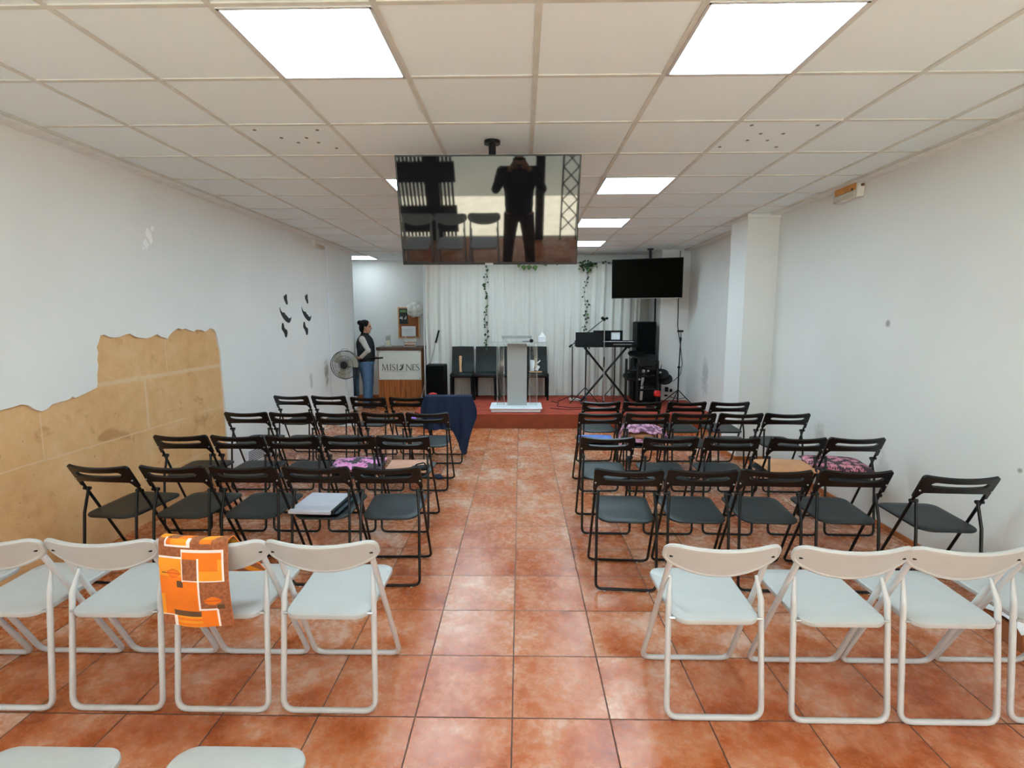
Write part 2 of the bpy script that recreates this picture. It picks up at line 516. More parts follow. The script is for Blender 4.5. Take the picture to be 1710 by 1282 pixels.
    def rings(self, rings, mi=0, cap0=True, cap1=True):
        n = len(rings[0]); vs = []; fs = []
        for r in rings: vs += r
        for i in range(len(rings) - 1):
            for k in range(n):
                k2 = (k + 1) % n
                fs.append((i * n + k, i * n + k2, (i + 1) * n + k2, (i + 1) * n + k))
        if cap0: fs.append(tuple(range(n - 1, -1, -1)))
        if cap1: fs.append(tuple((len(rings) - 1) * n + k for k in range(n)))
        return self.add(vs, fs, mi)
    def sheet(self, nu, nv, fn, th=0.0, mi=None):
        """grid fn(u, v) -> point, 0..1; th gives it a thickness along its normal; mi(u, v) -> material index"""
        P = [[Vector(fn(i / nu, j / nv)) for i in range(nu + 1)] for j in range(nv + 1)]
        vs = []; fs = []; ms = []
        def idx(j, i, s): return (s * (nv + 1) + j) * (nu + 1) + i
        Nn = [[None] * (nu + 1) for _ in range(nv + 1)]
        for j in range(nv + 1):
            for i in range(nu + 1):
                du = P[j][min(i + 1, nu)] - P[j][max(i - 1, 0)]
                dv = P[min(j + 1, nv)][i] - P[max(j - 1, 0)][i]
                w = du.cross(dv)
                Nn[j][i] = w.normalized() if w.length > 1e-12 else Vector((0, 0, 1))
        for s in ((0, 1) if th else (0,)):
            for j in range(nv + 1):
                for i in range(nu + 1):
                    vs.append(P[j][i] + Nn[j][i] * (th * (0.5 - s)))
        for s in ((0, 1) if th else (0,)):
            for j in range(nv):
                for i in range(nu):
                    q = (idx(j, i, s), idx(j, i + 1, s), idx(j + 1, i + 1, s), idx(j + 1, i, s))
                    fs.append(q if s == 0 else q[::-1])
                    ms.append(mi((i + .5) / nu, (j + .5) / nv) if mi else 0)
        if th:
            for i in range(nu):
                fs.append((idx(0, i, 0), idx(0, i, 1), idx(0, i + 1, 1), idx(0, i + 1, 0))); ms.append(0)
                fs.append((idx(nv, i, 0), idx(nv, i + 1, 0), idx(nv, i + 1, 1), idx(nv, i, 1))); ms.append(0)
            for j in range(nv):
                fs.append((idx(j, 0, 0), idx(j + 1, 0, 0), idx(j + 1, 0, 1), idx(j, 0, 1))); ms.append(0)
                fs.append((idx(j, nu, 0), idx(j, nu, 1), idx(j + 1, nu, 1), idx(j + 1, nu, 0))); ms.append(0)
        o = len(self.v)
        self.v += [tuple(p) for p in vs]; self.f += [tuple(i + o for i in q) for q in fs]; self.mi += ms
        return self
    def build(self, name, mat, parent=None, loc=(0, 0, 0), rz=0.0, sharp=38, fix=True):
        me = bpy.data.meshes.new(name)
        me.from_pydata([tuple(p) for p in self.v], [], self.f)
        mats = mat if isinstance(mat, (list, tuple)) else [mat]
        for m in mats: me.materials.append(MT[m] if isinstance(m, str) else m)
        if len(mats) > 1:
            me.polygons.foreach_set('material_index', self.mi)
        if fix:
            bm = bmesh.new(); bm.from_mesh(me)
            bmesh.ops.recalc_face_normals(bm, faces=bm.faces)
            bm.to_mesh(me); bm.free()
        me.polygons.foreach_set('use_smooth', [True] * len(me.polygons))
        if sharp < 180: me.set_sharp_from_angle(angle=math.radians(sharp))
        me.update()
        o = bpy.data.objects.new(name, me)
        C.objects.link(o)
        o.location = loc
        o.rotation_euler = (0, 0, rz)
        if parent: o.parent = parent
        return o

def tag(o, label, cat, group=None):
    o['label'] = label; o['category'] = cat
    if group: o['group'] = group
    return o
def thing(name, label, cat, loc=(0, 0, 0), rz=0.0, group=None):
    o = bpy.data.objects.new(name, None)
    C.objects.link(o)
    o.empty_display_size = 0.05
    o.location = loc; o.rotation_euler = (0, 0, rz)
    return tag(o, label, cat, group)
def structure(o):
    o['kind'] = 'structure'
    return o
def copy_tree(o, parent=None, lab=None):
    c = o.copy(); C.objects.link(c)
    if parent is not None: c.parent = parent
    for ch in list(o.children):
        copy_tree(ch, c)
    return c

def fillet(pts, rad, seg=6):
    out = [Vector(pts[0])]
    for i in range(1, len(pts) - 1):
        a, p, b = Vector(pts[i - 1]), Vector(pts[i]), Vector(pts[i + 1])
        d1 = (a - p).normalized(); d2 = (b - p).normalized()
        ang = d1.angle(d2)
        cut = min(rad / math.tan(ang / 2), (a - p).length * .48, (b - p).length * .48)
        p1, p2 = p + d1 * cut, p + d2 * cut
        for k in range(seg + 1):
            t = k / seg
            out.append((1 - t) ** 2 * p1 + 2 * t * (1 - t) * p + t * t * p2)
    out.append(Vector(pts[-1]))
    return out
def rrect(x0, x1, y0, y1, rads, seg=6):
    """rounded rectangle outline; rads for corners (x0y0, x1y0, x1y1, x0y1)"""
    out = []
    for (cx, cy, r, a0) in ((x0, y0, rads[0], PI), (x1, y0, rads[1], 1.5 * PI), (x1, y1, rads[2], 0), (x0, y1, rads[3], .5 * PI)):
        sx = 1 if cx == x0 else -1; sy = 1 if cy == y0 else -1
        for k in range(seg + 1):
            an = a0 + (PI / 2) * k / seg
            out.append((cx + sx * r + r * math.cos(an), cy + sy * r + r * math.sin(an)))
    return out

# ------------------------------------------------------------------ the room
XL, XR, ZC = -3.02, 2.84, 2.777
YB = 10.72            # back wall of the passage
structure(MB().prism([(-5.2, -1.6), (3.2, -1.6), (3.2, 10.9), (-5.2, 10.9)], -0.12, 0.0).build('floor', 'floor'))
structure(MB().box(((-5.2 + 3.2) / 2, 4.65, ZC + 0.064), (8.4, 12.7, 0.12)).build('ceiling', 'tile'))

# left wall: plaster skin with the torn-off part showing the stone behind
edge = [(2.30, 1.12), (2.952, 1.118), (3.03, 1.124), (3.081, 1.132), (3.13, 1.120), (3.17, 1.085), (3.213, 1.066), (3.25, 1.072),
        (3.29, 1.097), (3.34, 1.102), (3.416, 1.108), (3.45, 1.126), (3.47, 1.112), (3.55, 1.130), (3.60, 1.142), (3.657, 1.158), (3.668, 1.19),
        (3.672, 1.25), (3.69, 1.31), (3.685, 1.355), (3.70, 1.40), (3.69, 1.44), (3.715, 1.48), (3.734, 1.523), (3.77, 1.530), (3.81, 1.512),
        (3.86, 1.502), (3.92, 1.507), (3.97, 1.521), (4.02, 1.529), (4.07, 1.505), (4.12, 1.492), (4.197, 1.484), (4.25, 1.492), (4.30, 1.509),
        (4.33, 1.514), (4.37, 1.492), (4.45, 1.472), (4.48, 1.500), (4.53, 1.532), (4.60, 1.558), (4.65, 1.546), (4.70, 1.552), (4.76, 1.535),
        (4.82, 1.522), (4.86, 1.540), (4.93, 1.534), (4.99, 1.516), (5.03, 1.528), (5.07, 1.548), (5.13, 1.538), (5.165, 1.508), (5.19, 1.45),
        (5.20, 1.38), (5.225, 1.32), (5.224, 1.20), (5.232, 1.0), (5.240, 0.7), (5.236, 0.4), (5.238, 0.0)]
outline = [(-1.6, 0.0), (2.30, 0.0)] + edge + [(9.5, 0.0), (9.5, ZC + .03), (-1.6, ZC + .03)]
wl = MB()
wl.prism(outline, XL - 0.022, XL, lambda a, b, h: (h, a, b))
structure(wl.build('wall_left', 'wall_l', sharp=25))
structure(MB().prism([(2.2, 0.0), (5.4, 0.0), (5.4, 1.7), (2.2, 1.7)], XL - 0.06, XL - 0.018, lambda a, b, h: (h, a, b)).build('wall_left_stone', 'stone'))
structure(MB().box((XL - 0.10, 3.95, ZC / 2 + .015), (0.13, 11.1, ZC + .03)).build('wall_left_core', 'wall'))
structure(MB().box((XR + 0.06, 4.6, ZC / 2 + .015), (0.12, 12.4, ZC + .03)).build('wall_right', 'wall_r'))
structure(MB().box((-3.4, YB + 0.06, ZC / 2 + .015), (3.5, 0.12, ZC + .03)).build('wall_back_passage', 'wall'))
structure(MB().box((-4.17, 9.44, ZC / 2 + .015), (2.0, 0.12, ZC + .03)).build('wall_passage_light_block', 'wall'))  # unseen wall, added to keep outside light from leaking into the passage
structure(MB().box((-5.1, 10.1, ZC / 2 + .015), (0.1, 1.3, ZC + .03)).build('wall_passage_end', 'wall'))
structure(MB().box((0.53, 9.93, ZC / 2 + .015), (4.64, 0.12, ZC + .03)).build('wall_back_stage', 'wall'))
structure(MB().box((-1.735, 10.35, ZC / 2 + .015), (0.11, 0.73, ZC + .03)).build('wall_back_return', 'wall'))
structure(MB().box((2.60, 9.51, ZC / 2 + .015), (0.48, 0.72, ZC + .03)).build('wall_chimney_breast', 'wall'))
# pillar standing out of the right wall
pil = MB().box((2.665, 6.28, ZC / 2), (0.35, 0.46, ZC)).box((2.658, 6.272, ZC - 0.021), (0.364, 0.49, 0.042))
structure(pil.build('wall_right_pillar', 'wall'))
# thin skirting strips
sk = MB().box((XR - 0.006, 2.2, 0.020), (0.012, 7.6, 0.040)).box((XR - 0.006, 8.0, 0.02), (0.012, 3.0, 0.04))
structure(sk.build('baseboard_right', 'skirt'))
structure(MB().box((2.665, 6.044, 0.02), (0.36, 0.012, 0.04)).box((2.484, 6.28, 0.02), (0.012, 0.47, 0.04)).build('baseboard_pillar', 'skirt'))
structure(MB().box((-3.4, YB - 0.007, 0.035), (3.3, 0.014, 0.07)).build('baseboard_passage', 'skirt'))
# perimeter strips of the ceiling
structure(MB().box((XL + 0.070, 3.95, ZC - 0.008), (0.14, 11.1, 0.016)).build('trim_1', 'cornice'))
structure(MB().box((XR - 0.050, 4.0, ZC - 0.008), (0.10, 11.2, 0.016)).build('trim_2', 'cornice'))
# ceiling tiles hang in a grid of T-bars; lay the visible seams as real bars
CX, CY, G = -0.53959, 2.05401, 0.6
gx0, gx1 = XL + 0.14, XR - 0.10
gb = MB()
for i in range(-4, 6):
    x = CX + i * G
    if gx0 < x < gx1: gb.box((x, 4.25, ZC + 0.002), (0.024, 11.2, 0.008))
for j in range(-6, 14):
    y = CY + j * G
    if -1.5 < y < 9.85: gb.box(((gx0 + gx1) / 2, y, ZC + 0.0025), (gx1 - gx0, 0.024, 0.008))
gb.box((gx0 + .006, 4.25, ZC - 0.004), (0.012, 11.2, 0.020)); gb.box((gx1 - .006, 4.25, ZC - 0.004), (0.012, 11.2, 0.020))
structure(gb.build('ceiling_grid', 'tbar'))
hb = MB()
for (x, y) in [(-1.629, 3.344), (-1.248, 3.353), (-1.529, 3.487), (-1.37, 3.491), (-1.252, 3.70), (-1.46, 3.58), (-1.33, 3.585),
               (1.361, 3.329), (1.753, 3.338), (1.479, 3.476), (1.62, 3.48), (1.32, 3.73), (1.70, 3.74), (1.45, 3.60), (1.58, 3.605)]:
    hb.lathe([(0.011, 0), (0.011, -0.003)], (x, y, ZC + 0.0045), 10)
structure(hb.build('ceiling_holes', 'seam'))

# shop front behind the camera: door opening to the street, seen mirrored in the big screen
structure(MB().box((-2.86, -1.66, ZC / 2), (0.5, 0.12, ZC)).box((2.86, -1.66, ZC / 2), (0.5, 0.12, ZC)).box((0.0, -1.66, 2.66), (5.4, 0.12, 0.24)).build('wall_front', 'wall'))  # opening made wider than the mirrored door to let more daylight in
structure(MB().box((0, -2.7, -0.06), (14, 2.0, 0.1)).build('ground_street', 'street'))
structure(MB().box((0, -3.72, 1.6), (14, 0.2, 3.3)).build('wall_street', 'street_wall'))
g = thing('barred_gate', 'dark barred metal gate folded open at the street door, mirrored left in the hanging screen', 'gate', (-1.42, -1.54, 0))
for k in range(15):
    MB().box((-0.41 + k * 0.0585, 0, 1.12), (0.034, 0.03, 2.1)).build('bar', 'gate', g)
for z, hz in ((0.22, .16), (0.495, .13), (1.07, .30), (1.98, .12)):
    MB().box((0, 0, z), (0.92, 0.05, hz)).build('rail', 'gate', g)
MB().box((0.10, 0, 1.05), (0.22, 0.045, 2.1)).build('centre_panel', 'gate', g)
p = thing('door_post', 'dark upright door post at the street entrance, mirrored beside the photographer', 'post', (0.33, -1.55, 0))
MB().box((0, 0, 1.22), (0.14, 0.08, 2.44), bev=.006).build('post_shaft', 'gate', p)
p = thing('folding_gate', 'folded scissor gate at the street entrance, mirrored at the right of the hanging screen', 'gate', (0.80, -1.54, 0))
for x in (-0.13, 0.12):
    MB().box((x, 0, 1.15), (0.025, 0.03, 2.3)).build('upright', 'gate', p)
lt = MB()
for k in range(9):
    z0 = 0.15 + k * 0.245
    lt.tube([(-0.12, -0.012, z0), (0.11, -0.012, z0 + 0.245)], 0.010, 6); lt.tube([(0.11, 0.012, z0), (-0.12, 0.012, z0 + 0.245)], 0.010, 6)
lt.build('lattice', 'gate', p)

# ------------------------------------------------------------------ ceiling lights
def light_panel(x, y, label):
    t = thing('ceiling_light', label, 'light', (x, y, ZC), 0, 'square ceiling light panels')
    fr = MB()
    for (cx, cy, sx, sy) in ((0, .283, .575, .012), (0, -.283, .575, .012), (.283, 0, .012, .575), (-.283, 0, .012, .575)):
        fr.box((cx, cy, -0.001), (sx, sy, 0.012))
    fr.build('frame', 'white_metal', t)
    MB().box((0, 0, 0.000), (0.556, 0.556, 0.009)).build('diffuser', 'panel', t)
    return t
for j, nm in ((0, 'nearest'), (4, 'second'), (7, 'third'), (10, 'farthest')):
    y = CY + (j + .5) * G
    light_panel(CX - .5 * G, y, {'nearest': 'lit square ceiling panel nearest the camera, left row',
                'second': 'lit square ceiling panel partly hidden behind the left edge of the hanging screen',
                'third': 'lit square ceiling panel fully behind the hanging screen, left row', 'farthest': 'lit square ceiling panel farthest back in the left row'}[nm])
    light_panel(CX + 2.5 * G, y, {'nearest': 'lit square ceiling panel nearest the camera, right row',
                'second': 'lit square ceiling panel right of the hanging screen, second in its row',
                'third': 'lit square ceiling panel third in the right row, beside the hanging screen', 'farthest': 'lit square ceiling panel farthest back in the right row'}[nm])
tx = thing('ceiling_light', 'lit square ceiling panel over the passage beyond the left wall', 'light', (-3.10, 10.13, ZC), 0, 'square ceiling light panels')
MB().box((0, 0, -0.002), (0.60, 0.60, 0.014)).build('frame', 'white_metal', tx)
MB().box((0, 0, -0.010), (0.556, 0.556, 0.006)).build('diffuser', 'panel_far', tx)

# ------------------------------------------------------------------ folding chairs
def curved_back(mb, W_, bands, P0, up, nrm, bulge, th):
    """bands(u) -> list of (v0, v1) strips for half-width coordinate u in -1..1"""
    us = [-math.cos(PI * i / 36) for i in range(37)]
    nb = len(bands(0))
    up = Vector(up); nrm = Vector(nrm); P0 = Vector(P0)
    for b in range(nb):
        vs = []; fs = []
        for u in us:
            v0, v1 = bands(u)[b]
            for (v, s) in ((v0, -.5), (v1, -.5), (v1, .5), (v0, .5)):
                vs.append(P0 + Vector((u * W_, 0, 0)) + up * v + nrm * (bulge * (1 - u * u) + th * s))
        m = len(us)
        for i in range(m - 1):
            for k in range(4):
                k2 = (k + 1) % 4
                fs.append((i * 4 + k, i * 4 + k2, (i + 1) * 4 + k2, (i + 1) * 4 + k))
        fs.append((0, 1, 2, 3)); fs.append(tuple((m - 1) * 4 + k for k in range(4)))
        mb.add(vs, fs)

def seat_plate(hw0, hw1, y0, y1, r0, r1, z0, z1, th, bow=0.0):
    out = rrect(-1, 1, 0, 1, (r0 / hw0, r0 / hw0, r1 / hw1, r1 / hw1), 1)
    poly = []
    seg = 7
    def corner(cx, cy, sx, sy, r, a0):
        for k in range(seg + 1):
            an = a0 + PI / 2 * k / seg
            poly.append((cx + sx * r + r * math.cos(an), cy + sy * r + r * math.sin(an)))
    corner(-hw0, y0, 1, 1, r0, PI); corner(hw0, y0, -1, 1, r0, 1.5 * PI); corner(hw1, y1, -1, -1, r1, 0); corner(-hw1, y1, 1, -1, r1, .5 * PI)
    cx, cy = 0, (y0 + y1) / 2
    def zz(y): return z0 + (z1 - z0) * (y - y0) / (y1 - y0)
    def ring(k, dz):
        r = []
        for (x, y) in poly:
            if y < y0 + r0: y = y - bow * (1 - (x / hw0) ** 2)
            X, Y = x * k, cy + (y - cy) * k
            r.append((X, Y, zz(Y) + dz))
        return r
    return MB().rings([ring(.93, -th), ring(.985, -th * .8), ring(1.0, -th * .5), ring(.992, -th * .15), ring(.965, 0.0), ring(.75, -.001), ring(.4, -.002)])

def black_chair(label):
    t = thing('folding_chair', label, 'chair', (0, 0, 0), 0, 'black folding chairs')
    r = 0.0088
    seat_plate(0.172, 0.180, 0.018, 0.440, 0.075, 0.055, 0.440, 0.452, 0.018, 0.012).build('seat', 'seat_black', t)
    A = [(-.187, .004, .735), (-.199, .395, .0125), (.199, .395, .0125), (.187, .004, .735)]
    f = MB().tube(fillet(A, .04), r, 8).build('front_leg_frame', 'black_metal', t)
    Bp = [(-.168, .082, .600), (-.179, .045, .44), (-.181, .0, .0125), (.181, .0, .0125), (.179, .045, .44), (.168, .082, .600)]
    rr = MB().tube(fillet([Bp[0], Bp[1], Bp[2], Bp[3], Bp[4], Bp[5]], .04), r, 8).build('rear_leg_frame', 'black_metal', t)
    for s in (-1, 1):
        MB().tube([(s * .203, .083, .588), (s * .160, .083, .588)], .0115, 8).build('hinge', 'black_metal', t)
        MB().box((s * .13, .395, .0030), (.012, .016, .006)).build('foot_pad', 'rubber', f)
        MB().box((s * .13, .0, .0030), (.012, .016, .006)).build('foot_pad', 'rubber', rr)
    L = math.hypot(.391, .7225)
    up = (0, -.391 / L, .7225 / L); nr = (0, -.7225 / L, -.391 / L)
    def bands(u):
        a = abs(u)
        top = .137 - (0.0 if a < .90 else .024 * (1 - math.sqrt(max(0, 1 - ((a - .90) / .10) ** 2))))
        bot = .012 + .020 * (1 - (a / .82) ** 2) if a < .82 else .012 - .048 * min(1, ((a - .82) / .10)) ** 1.6
        c, h = .083, .0175
        hh = 0 if a >= .74 else h * math.sqrt(max(0, 1 - max(0, (a - .66) / .08) ** 2))
        c += .004 * (1 - a)
        return [(bot, c - hh), (c + hh, top)]
    mb = MB()
    z0 = .735 - .085
    curved_back(mb, .203, bands, (0, .004 + .391 * (.735 - z0) / .7225, z0), up, nr, .030, .016)
    mb.build('backrest', 'black_plastic', t)
    for s in (-1, 1):
        MB().ball((s * .192, .024, .668), .0055, 8).build('screw', 'rivet', t)
    return t

def white_chair(label):
    t = thing('folding_chair', label, 'chair', (0, 0, 0), 0, 'white folding chairs')
    r = 0.0120
    seat_plate(0.178, 0.186, 0.006, 0.432, 0.055, 0.060, 0.442, 0.452, 0.028, 0.016).build('seat', 'white_plastic', t)
    A = [(-.190, .004, .735), (-.2085, .388, .0125), (.2085, .388, .0125), (.190, .004, .735)]
    MB().tube(fillet(A, .05), r, 10).build('front_leg_frame', 'white_metal', t)
    Bp = [(-.176, .082, .592), (-.188, .050, .50), (-.194, .0, .0125), (.194, .0, .0125), (.188, .050, .50), (.176, .082, .592)]
    rr = MB().tube(fillet(Bp, .05), [.006] + [r] * (len(fillet(Bp, .05)) - 2) + [.006], 10).build('rear_leg_frame', 'white_metal', t)
    for s in (-1, 1):
        MB().tube([(s * .196, .080, .585), (s * .174, .080, .585)], .006, 8).build('hinge', 'rivet', t)
        MB().tube([(s * .198, .175, .430), (s * .165, .175, .430)], .007, 8).build('seat_pivot', 'rivet', t)
        MB().tube([(s * .188, .030, .430), (s * .160, .030, .430)], .005, 8).build('seat_pivot', 'rivet', t)
    L = math.hypot(.384, .7225)
    up = Vector((0, -.384 / L, .7225 / L)); nr = Vector((0, -.7225 / L, -.384 / L))
    Wd, bulge = .222, .040
    def tb(u):
        a = abs(u)
        top = .140 - (0 if a < .80 else .038 * (1 - math.sqrt(max(0, 1 - ((a - .80) / .20) ** 2))))
        bot = .058 * (a ** 2.2) + (0 if a < .86 else .022 * (1 - math.sqrt(max(0, 1 - ((a - .86) / .14) ** 2))))
        return bot, top
    z0 = .735 - .090
    P0 = Vector((0, .004 + .384 * (.735 - z0) / .7225, z0))
    mb = MB()
    curved_back(mb, Wd, lambda u: [tb(u)], P0, up, nr, bulge, .014)
    us = [-math.cos(PI * i / 30) for i in range(31)]
    def P(u, v): return P0 + Vector((u * Wd, 0, 0)) + up * v + nr * (bulge * (1 - u * u))
    loop = [P(u, tb(u)[1]) for u in us] + [P(u, tb(u)[0]) for u in us[::-1]]
    mb.tube(loop, .0105, 8, closed=True, up=(0, -1, 0))
    mb.build('backrest', 'white_plastic', t)
    for s in (-1, 1):
        q = P(s * .90, .082) + nr * .0075
        MB().box(tuple(q), (.012, .006, .005), rot=Euler((.49, 0, 0))).build('screw', 'black', t)
    return t

def place(proto, first, x, y, deg, label):
    o = proto if first else copy_tree(proto)
    o.location = (x, y, 0); o.rotation_euler = (0, 0, math.radians(deg))
    o['label'] = label
    return o

ordn = ['first', 'second', 'third', 'fourth', 'fifth']
rows = [
 ('left', 'nearest', 3.055, [(-2.56, -6), (-2.11, -2.5), (-1.68, -1), (-1.24, -1), (-0.81, 2)]),
 ('left', 'second', 3.875, [(-2.59, 1.5), (-2.16, -1.5), (-1.74, -1.5), (-1.31, 0.5), (-0.90, -1)]),
 ('left', 'third', 4.855, [(-2.605, .5), (-2.18, .5), (-1.74, .5), (-1.31, -4), (-0.89, .5)]),
 ('left', 'farthest', 5.80, [(-2.635, -4), (-2.205, -4), (-1.725, -4), (-1.29, -4), (-0.86, .5)]),
 ('right', 'nearest', 3.03, [(0.63, -3), (1.06, -3), (1.49, -3.5), (1.95, -3), (2.46, -3)]),
 ('right', 'second', 3.870, [(0.64, -1.5), (1.11, -1.5), (1.56, -3.5), (2.05, -1.5), (2.475, -1.5)]),
 ('right', 'third', 4.865, [(0.73, 2), (1.17, .5), (1.60, -2), (2.035, .5), (2.46, -2)]),
 ('right', 'farthest', 5.53, [(0.84, 3), (1.27, .5), (1.74, .5), (2.19, .5)])]
special = {
 ('left', 'nearest', 1): 'black folding chair with a grey folder on its seat',
 ('left', 'second', 1): 'black folding chair with a pink flowered cushion on its seat',
 ('left', 'second', 0): 'black folding chair with a plain tan pad and dark strap on its seat',
 ('left', 'farthest', 0): 'black folding chair with a navy jacket hung over its back',
 ('right', 'third', 0): 'black folding chair with a blue cloth on its seat',
 ('right', 'third', 1): 'black folding chair with a crumpled mauve printed bag on its seat',
 ('right', 'second', 3): 'black folding chair with a tan suede cushion, right seating block',
 ('right', 'second', 4): 'black folding chair with a rose fern-print cushion near the right wall',
 ('right', 'nearest', 4): 'black folding chair standing apart beside the right wall, end of nearest black row',
 ('left', 'nearest', 4): 'black folding chair before the bare stone wall, end of nearest black row',
}
bproto = black_chair('')
first = True
for side, rname, y, lst in rows:
    n = len(lst)
    for i, (x, deg) in enumerate(lst):
        k = (n - 1 - i) if side == 'left' else i       # places counted from the aisle
        lab = special.get((side, rname, k)) or 'black folding chair, %s from the aisle in the %s black row, %s block' % (ordn[k], rname, side)
        yy = y
        if (side, rname, k) == ('right', 'nearest', 4): yy = 2.92
        if side == 'left' and rname == 'farthest' and i < 2: yy = 5.90
        place(bproto, first, x, yy, deg, lab); first = False

wproto = white_chair('')
whites = [
 (-2.62, 1.985, 0, 'white folding chair at the far left, only its seat corner in view'),
 (-2.176, 2.005, 0, 'white folding chair cut by the left picture edge, left of the complete ones'),
 (-1.708, 2.011, 0, 'white folding chair left of the one with the orange cloth'),
 (-1.257, 2.011, 0, 'white folding chair with an orange patchwork cloth hung over its back'),
 (-0.807, 2.013, 0, 'white folding chair at the aisle, left block, empty'),
 (0.792, 2.003, 0, 'white folding chair at the aisle, right block, empty'),
 (1.297, 1.994, 0, 'white folding chair second from the aisle, right block'),
 (1.737, 1.993, 0, 'white folding chair third from the aisle, right block'),
 (2.192, 2.010, 0, 'white folding chair fourth from the aisle, cut by the right picture edge'),
 (-1.285, 0.895, 0, 'white folding chair in the bottom left corner, front edge of its seat showing'),
 (-1.43, -0.62, 0, 'white folding chair behind the camera, mirrored before the barred gate in the hanging screen'),
 (-0.96, -0.62, 0, 'white folding chair behind the camera, mirrored between barred gate and photographer'),
 (-0.49, -0.64, 0, 'white folding chair behind the camera, mirrored just left of the photographer'),
 (-0.775, 0.905, 0, 'white folding chair at the bottom edge, seat front showing, nearer the aisle'),
]
first = True
for (x, y, d, lab) in whites:
    place(wproto, first, x, y, d, lab); first = False

# ------------------------------------------------------------------ things lying on the chairs
def pillow(name, mat, w, d, h, loc, rz, label, cat, parent=None, p=2.6, wob=.0, group=None):
    def fn_top(sg):
        def fn(u, v):
            a, b = 2 * u - 1, 2 * v - 1
            e = max(0.0, (1 - abs(a) ** p)) * max(0.0, (1 - abs(b) ** p))
            pin = 1 - .05 * (1 - abs(a)) * abs(b) ** 4
            pin2 = 1 - .05 * (1 - abs(b)) * abs(a) ** 4
            z = h * .5 + sg * h * .5 * e ** .42 + wob * math.sin(7 * a + 3 * b) * e
            return (a * w / 2 * pin2, b * d / 2 * pin, z)
        return fn
    m = MB().sheet(24, 24, fn_top(1)).sheet(24, 24, fn_top(-1))
    o = m.build(name, mat, parent, loc, rz, sharp=60)
    if label: tag(o, label, cat, group)
    return o
SZ = 0.455
f = thing('folder', 'grey card folder with dark clip edge lying on a black chair seat, left block', 'folder', (-1.275, 3.235, SZ), math.radians(-3))
MB().box((-.015, 0, .014), (.27, .34, .024), bev=.006).build('cover', 'grey_pad', f)
MB().tube([(.125, -.16, .014), (.125, .16, .014)], .013, 8).build('spine', 'black', f)
MB().box((.134, .0, .004), (.05, .30, .006), bev=.002).build('back_cover', 'teal_cloth', f)
pillow('cushion', 'floral_a', .42, .36, .060, (-1.315, 4.10, SZ - .004), math.radians(8), 'dark cushion printed with large pink flowers on a black chair, left block', 'cushion', wob=.004)
MB().box((0, 0, .010), (.33, .34, .020), bev=.008).build('seat_pad', M('pinkish_tan_felt', (196, 146, 124), 0.9, var=0.06), None, (-0.915, 4.10, SZ), math.radians(3))
tag(bpy.data.objects['seat_pad'], 'thin tan seat pad beside the pink flowered cushion, left block', 'pad')
b = thing('shoulder_bag', 'small black bag with a strap on the aisle side of the tan pad', 'bag', (-0.795, 3.985, SZ + .020), math.radians(20))
MB().box((0, 0, .012), (.12, .10, .024), bev=.010).build('body', 'black', b)
MB().tube(fillet([(-.05, -.02, .012), (-.035, -.03, .050), (.03, -.02, .056), (.055, .01, .012)], .02), .005, 6).build('strap', 'black', b)
w_ = MB().box((0, 0, .008), (.075, .15, .016), bev=.004).build('wallet', 'navy', None, (-0.863, 5.303, 0), math.radians(25))
tag(w_, 'small dark blue wallet lying on the floor tiles by the aisle', 'wallet')
w_ = MB().box((0, 0, .012), (.10, .09, .024), bev=.010).build('pouch', 'purple', None, (-1.30, 6.10, SZ), .2)
tag(w_, 'small purple pouch on a black chair seat in the farthest row', 'pouch')
pillow('folded_cloth', 'blue', .33, .30, .030, (0.735, 5.08, SZ), .05, 'folded blue cloth on a black chair seat at the aisle, right block', 'cloth')
bag = thing('fabric_bag', 'crumpled mauve printed bag with brown lining on a black chair, right block', 'bag', (1.20, 5.10, SZ), math.radians(-8))
pillow('lower_fold', 'floral_b', .30, .30, .045, (-.02, -.06, 0), .1, None, None, bag)
pillow('lining', 'brown', .26, .24, .075, (-.03, -.05, .020), -.25, None, None, bag)
def crump(u, v):
    a, b = 2 * u - 1, 2 * v - 1
    return (a * .20, b * .17 + .02, .105 + .030 * (1 - a * a) * (1 - b * b) - .035 * max(0, a) ** 2 + .010 * math.sin(9 * a + 4 * b) + .007 * math.sin(13 * b - 5 * a))
MB().sheet(26, 22, crump, .014).build('upper_fold', 'floral_b', bag, sharp=60)
MB().tube([(-.18, .05, .10), (-.21, .02, .12), (-.235, -.03, .06), (-.24, -.05, .0), (-.235, -.09, -.06)], [.006, .010, .012, .012, .010], 8).build('strap', 'floral_b', bag)
pillow('cushion', 'tan', .40, .36, .055, (2.085, 4.095, SZ), math.radians(-3), 'tan suede cushion on a black chair, right block near the wall', 'cushion', wob=.003)
pillow('cushion', 'floral_c', .44, .40, .075, (2.49, 4.13, SZ), math.radians(-12), 'dark cushion with rose fern print nearest the right wall', 'cushion', wob=.004)

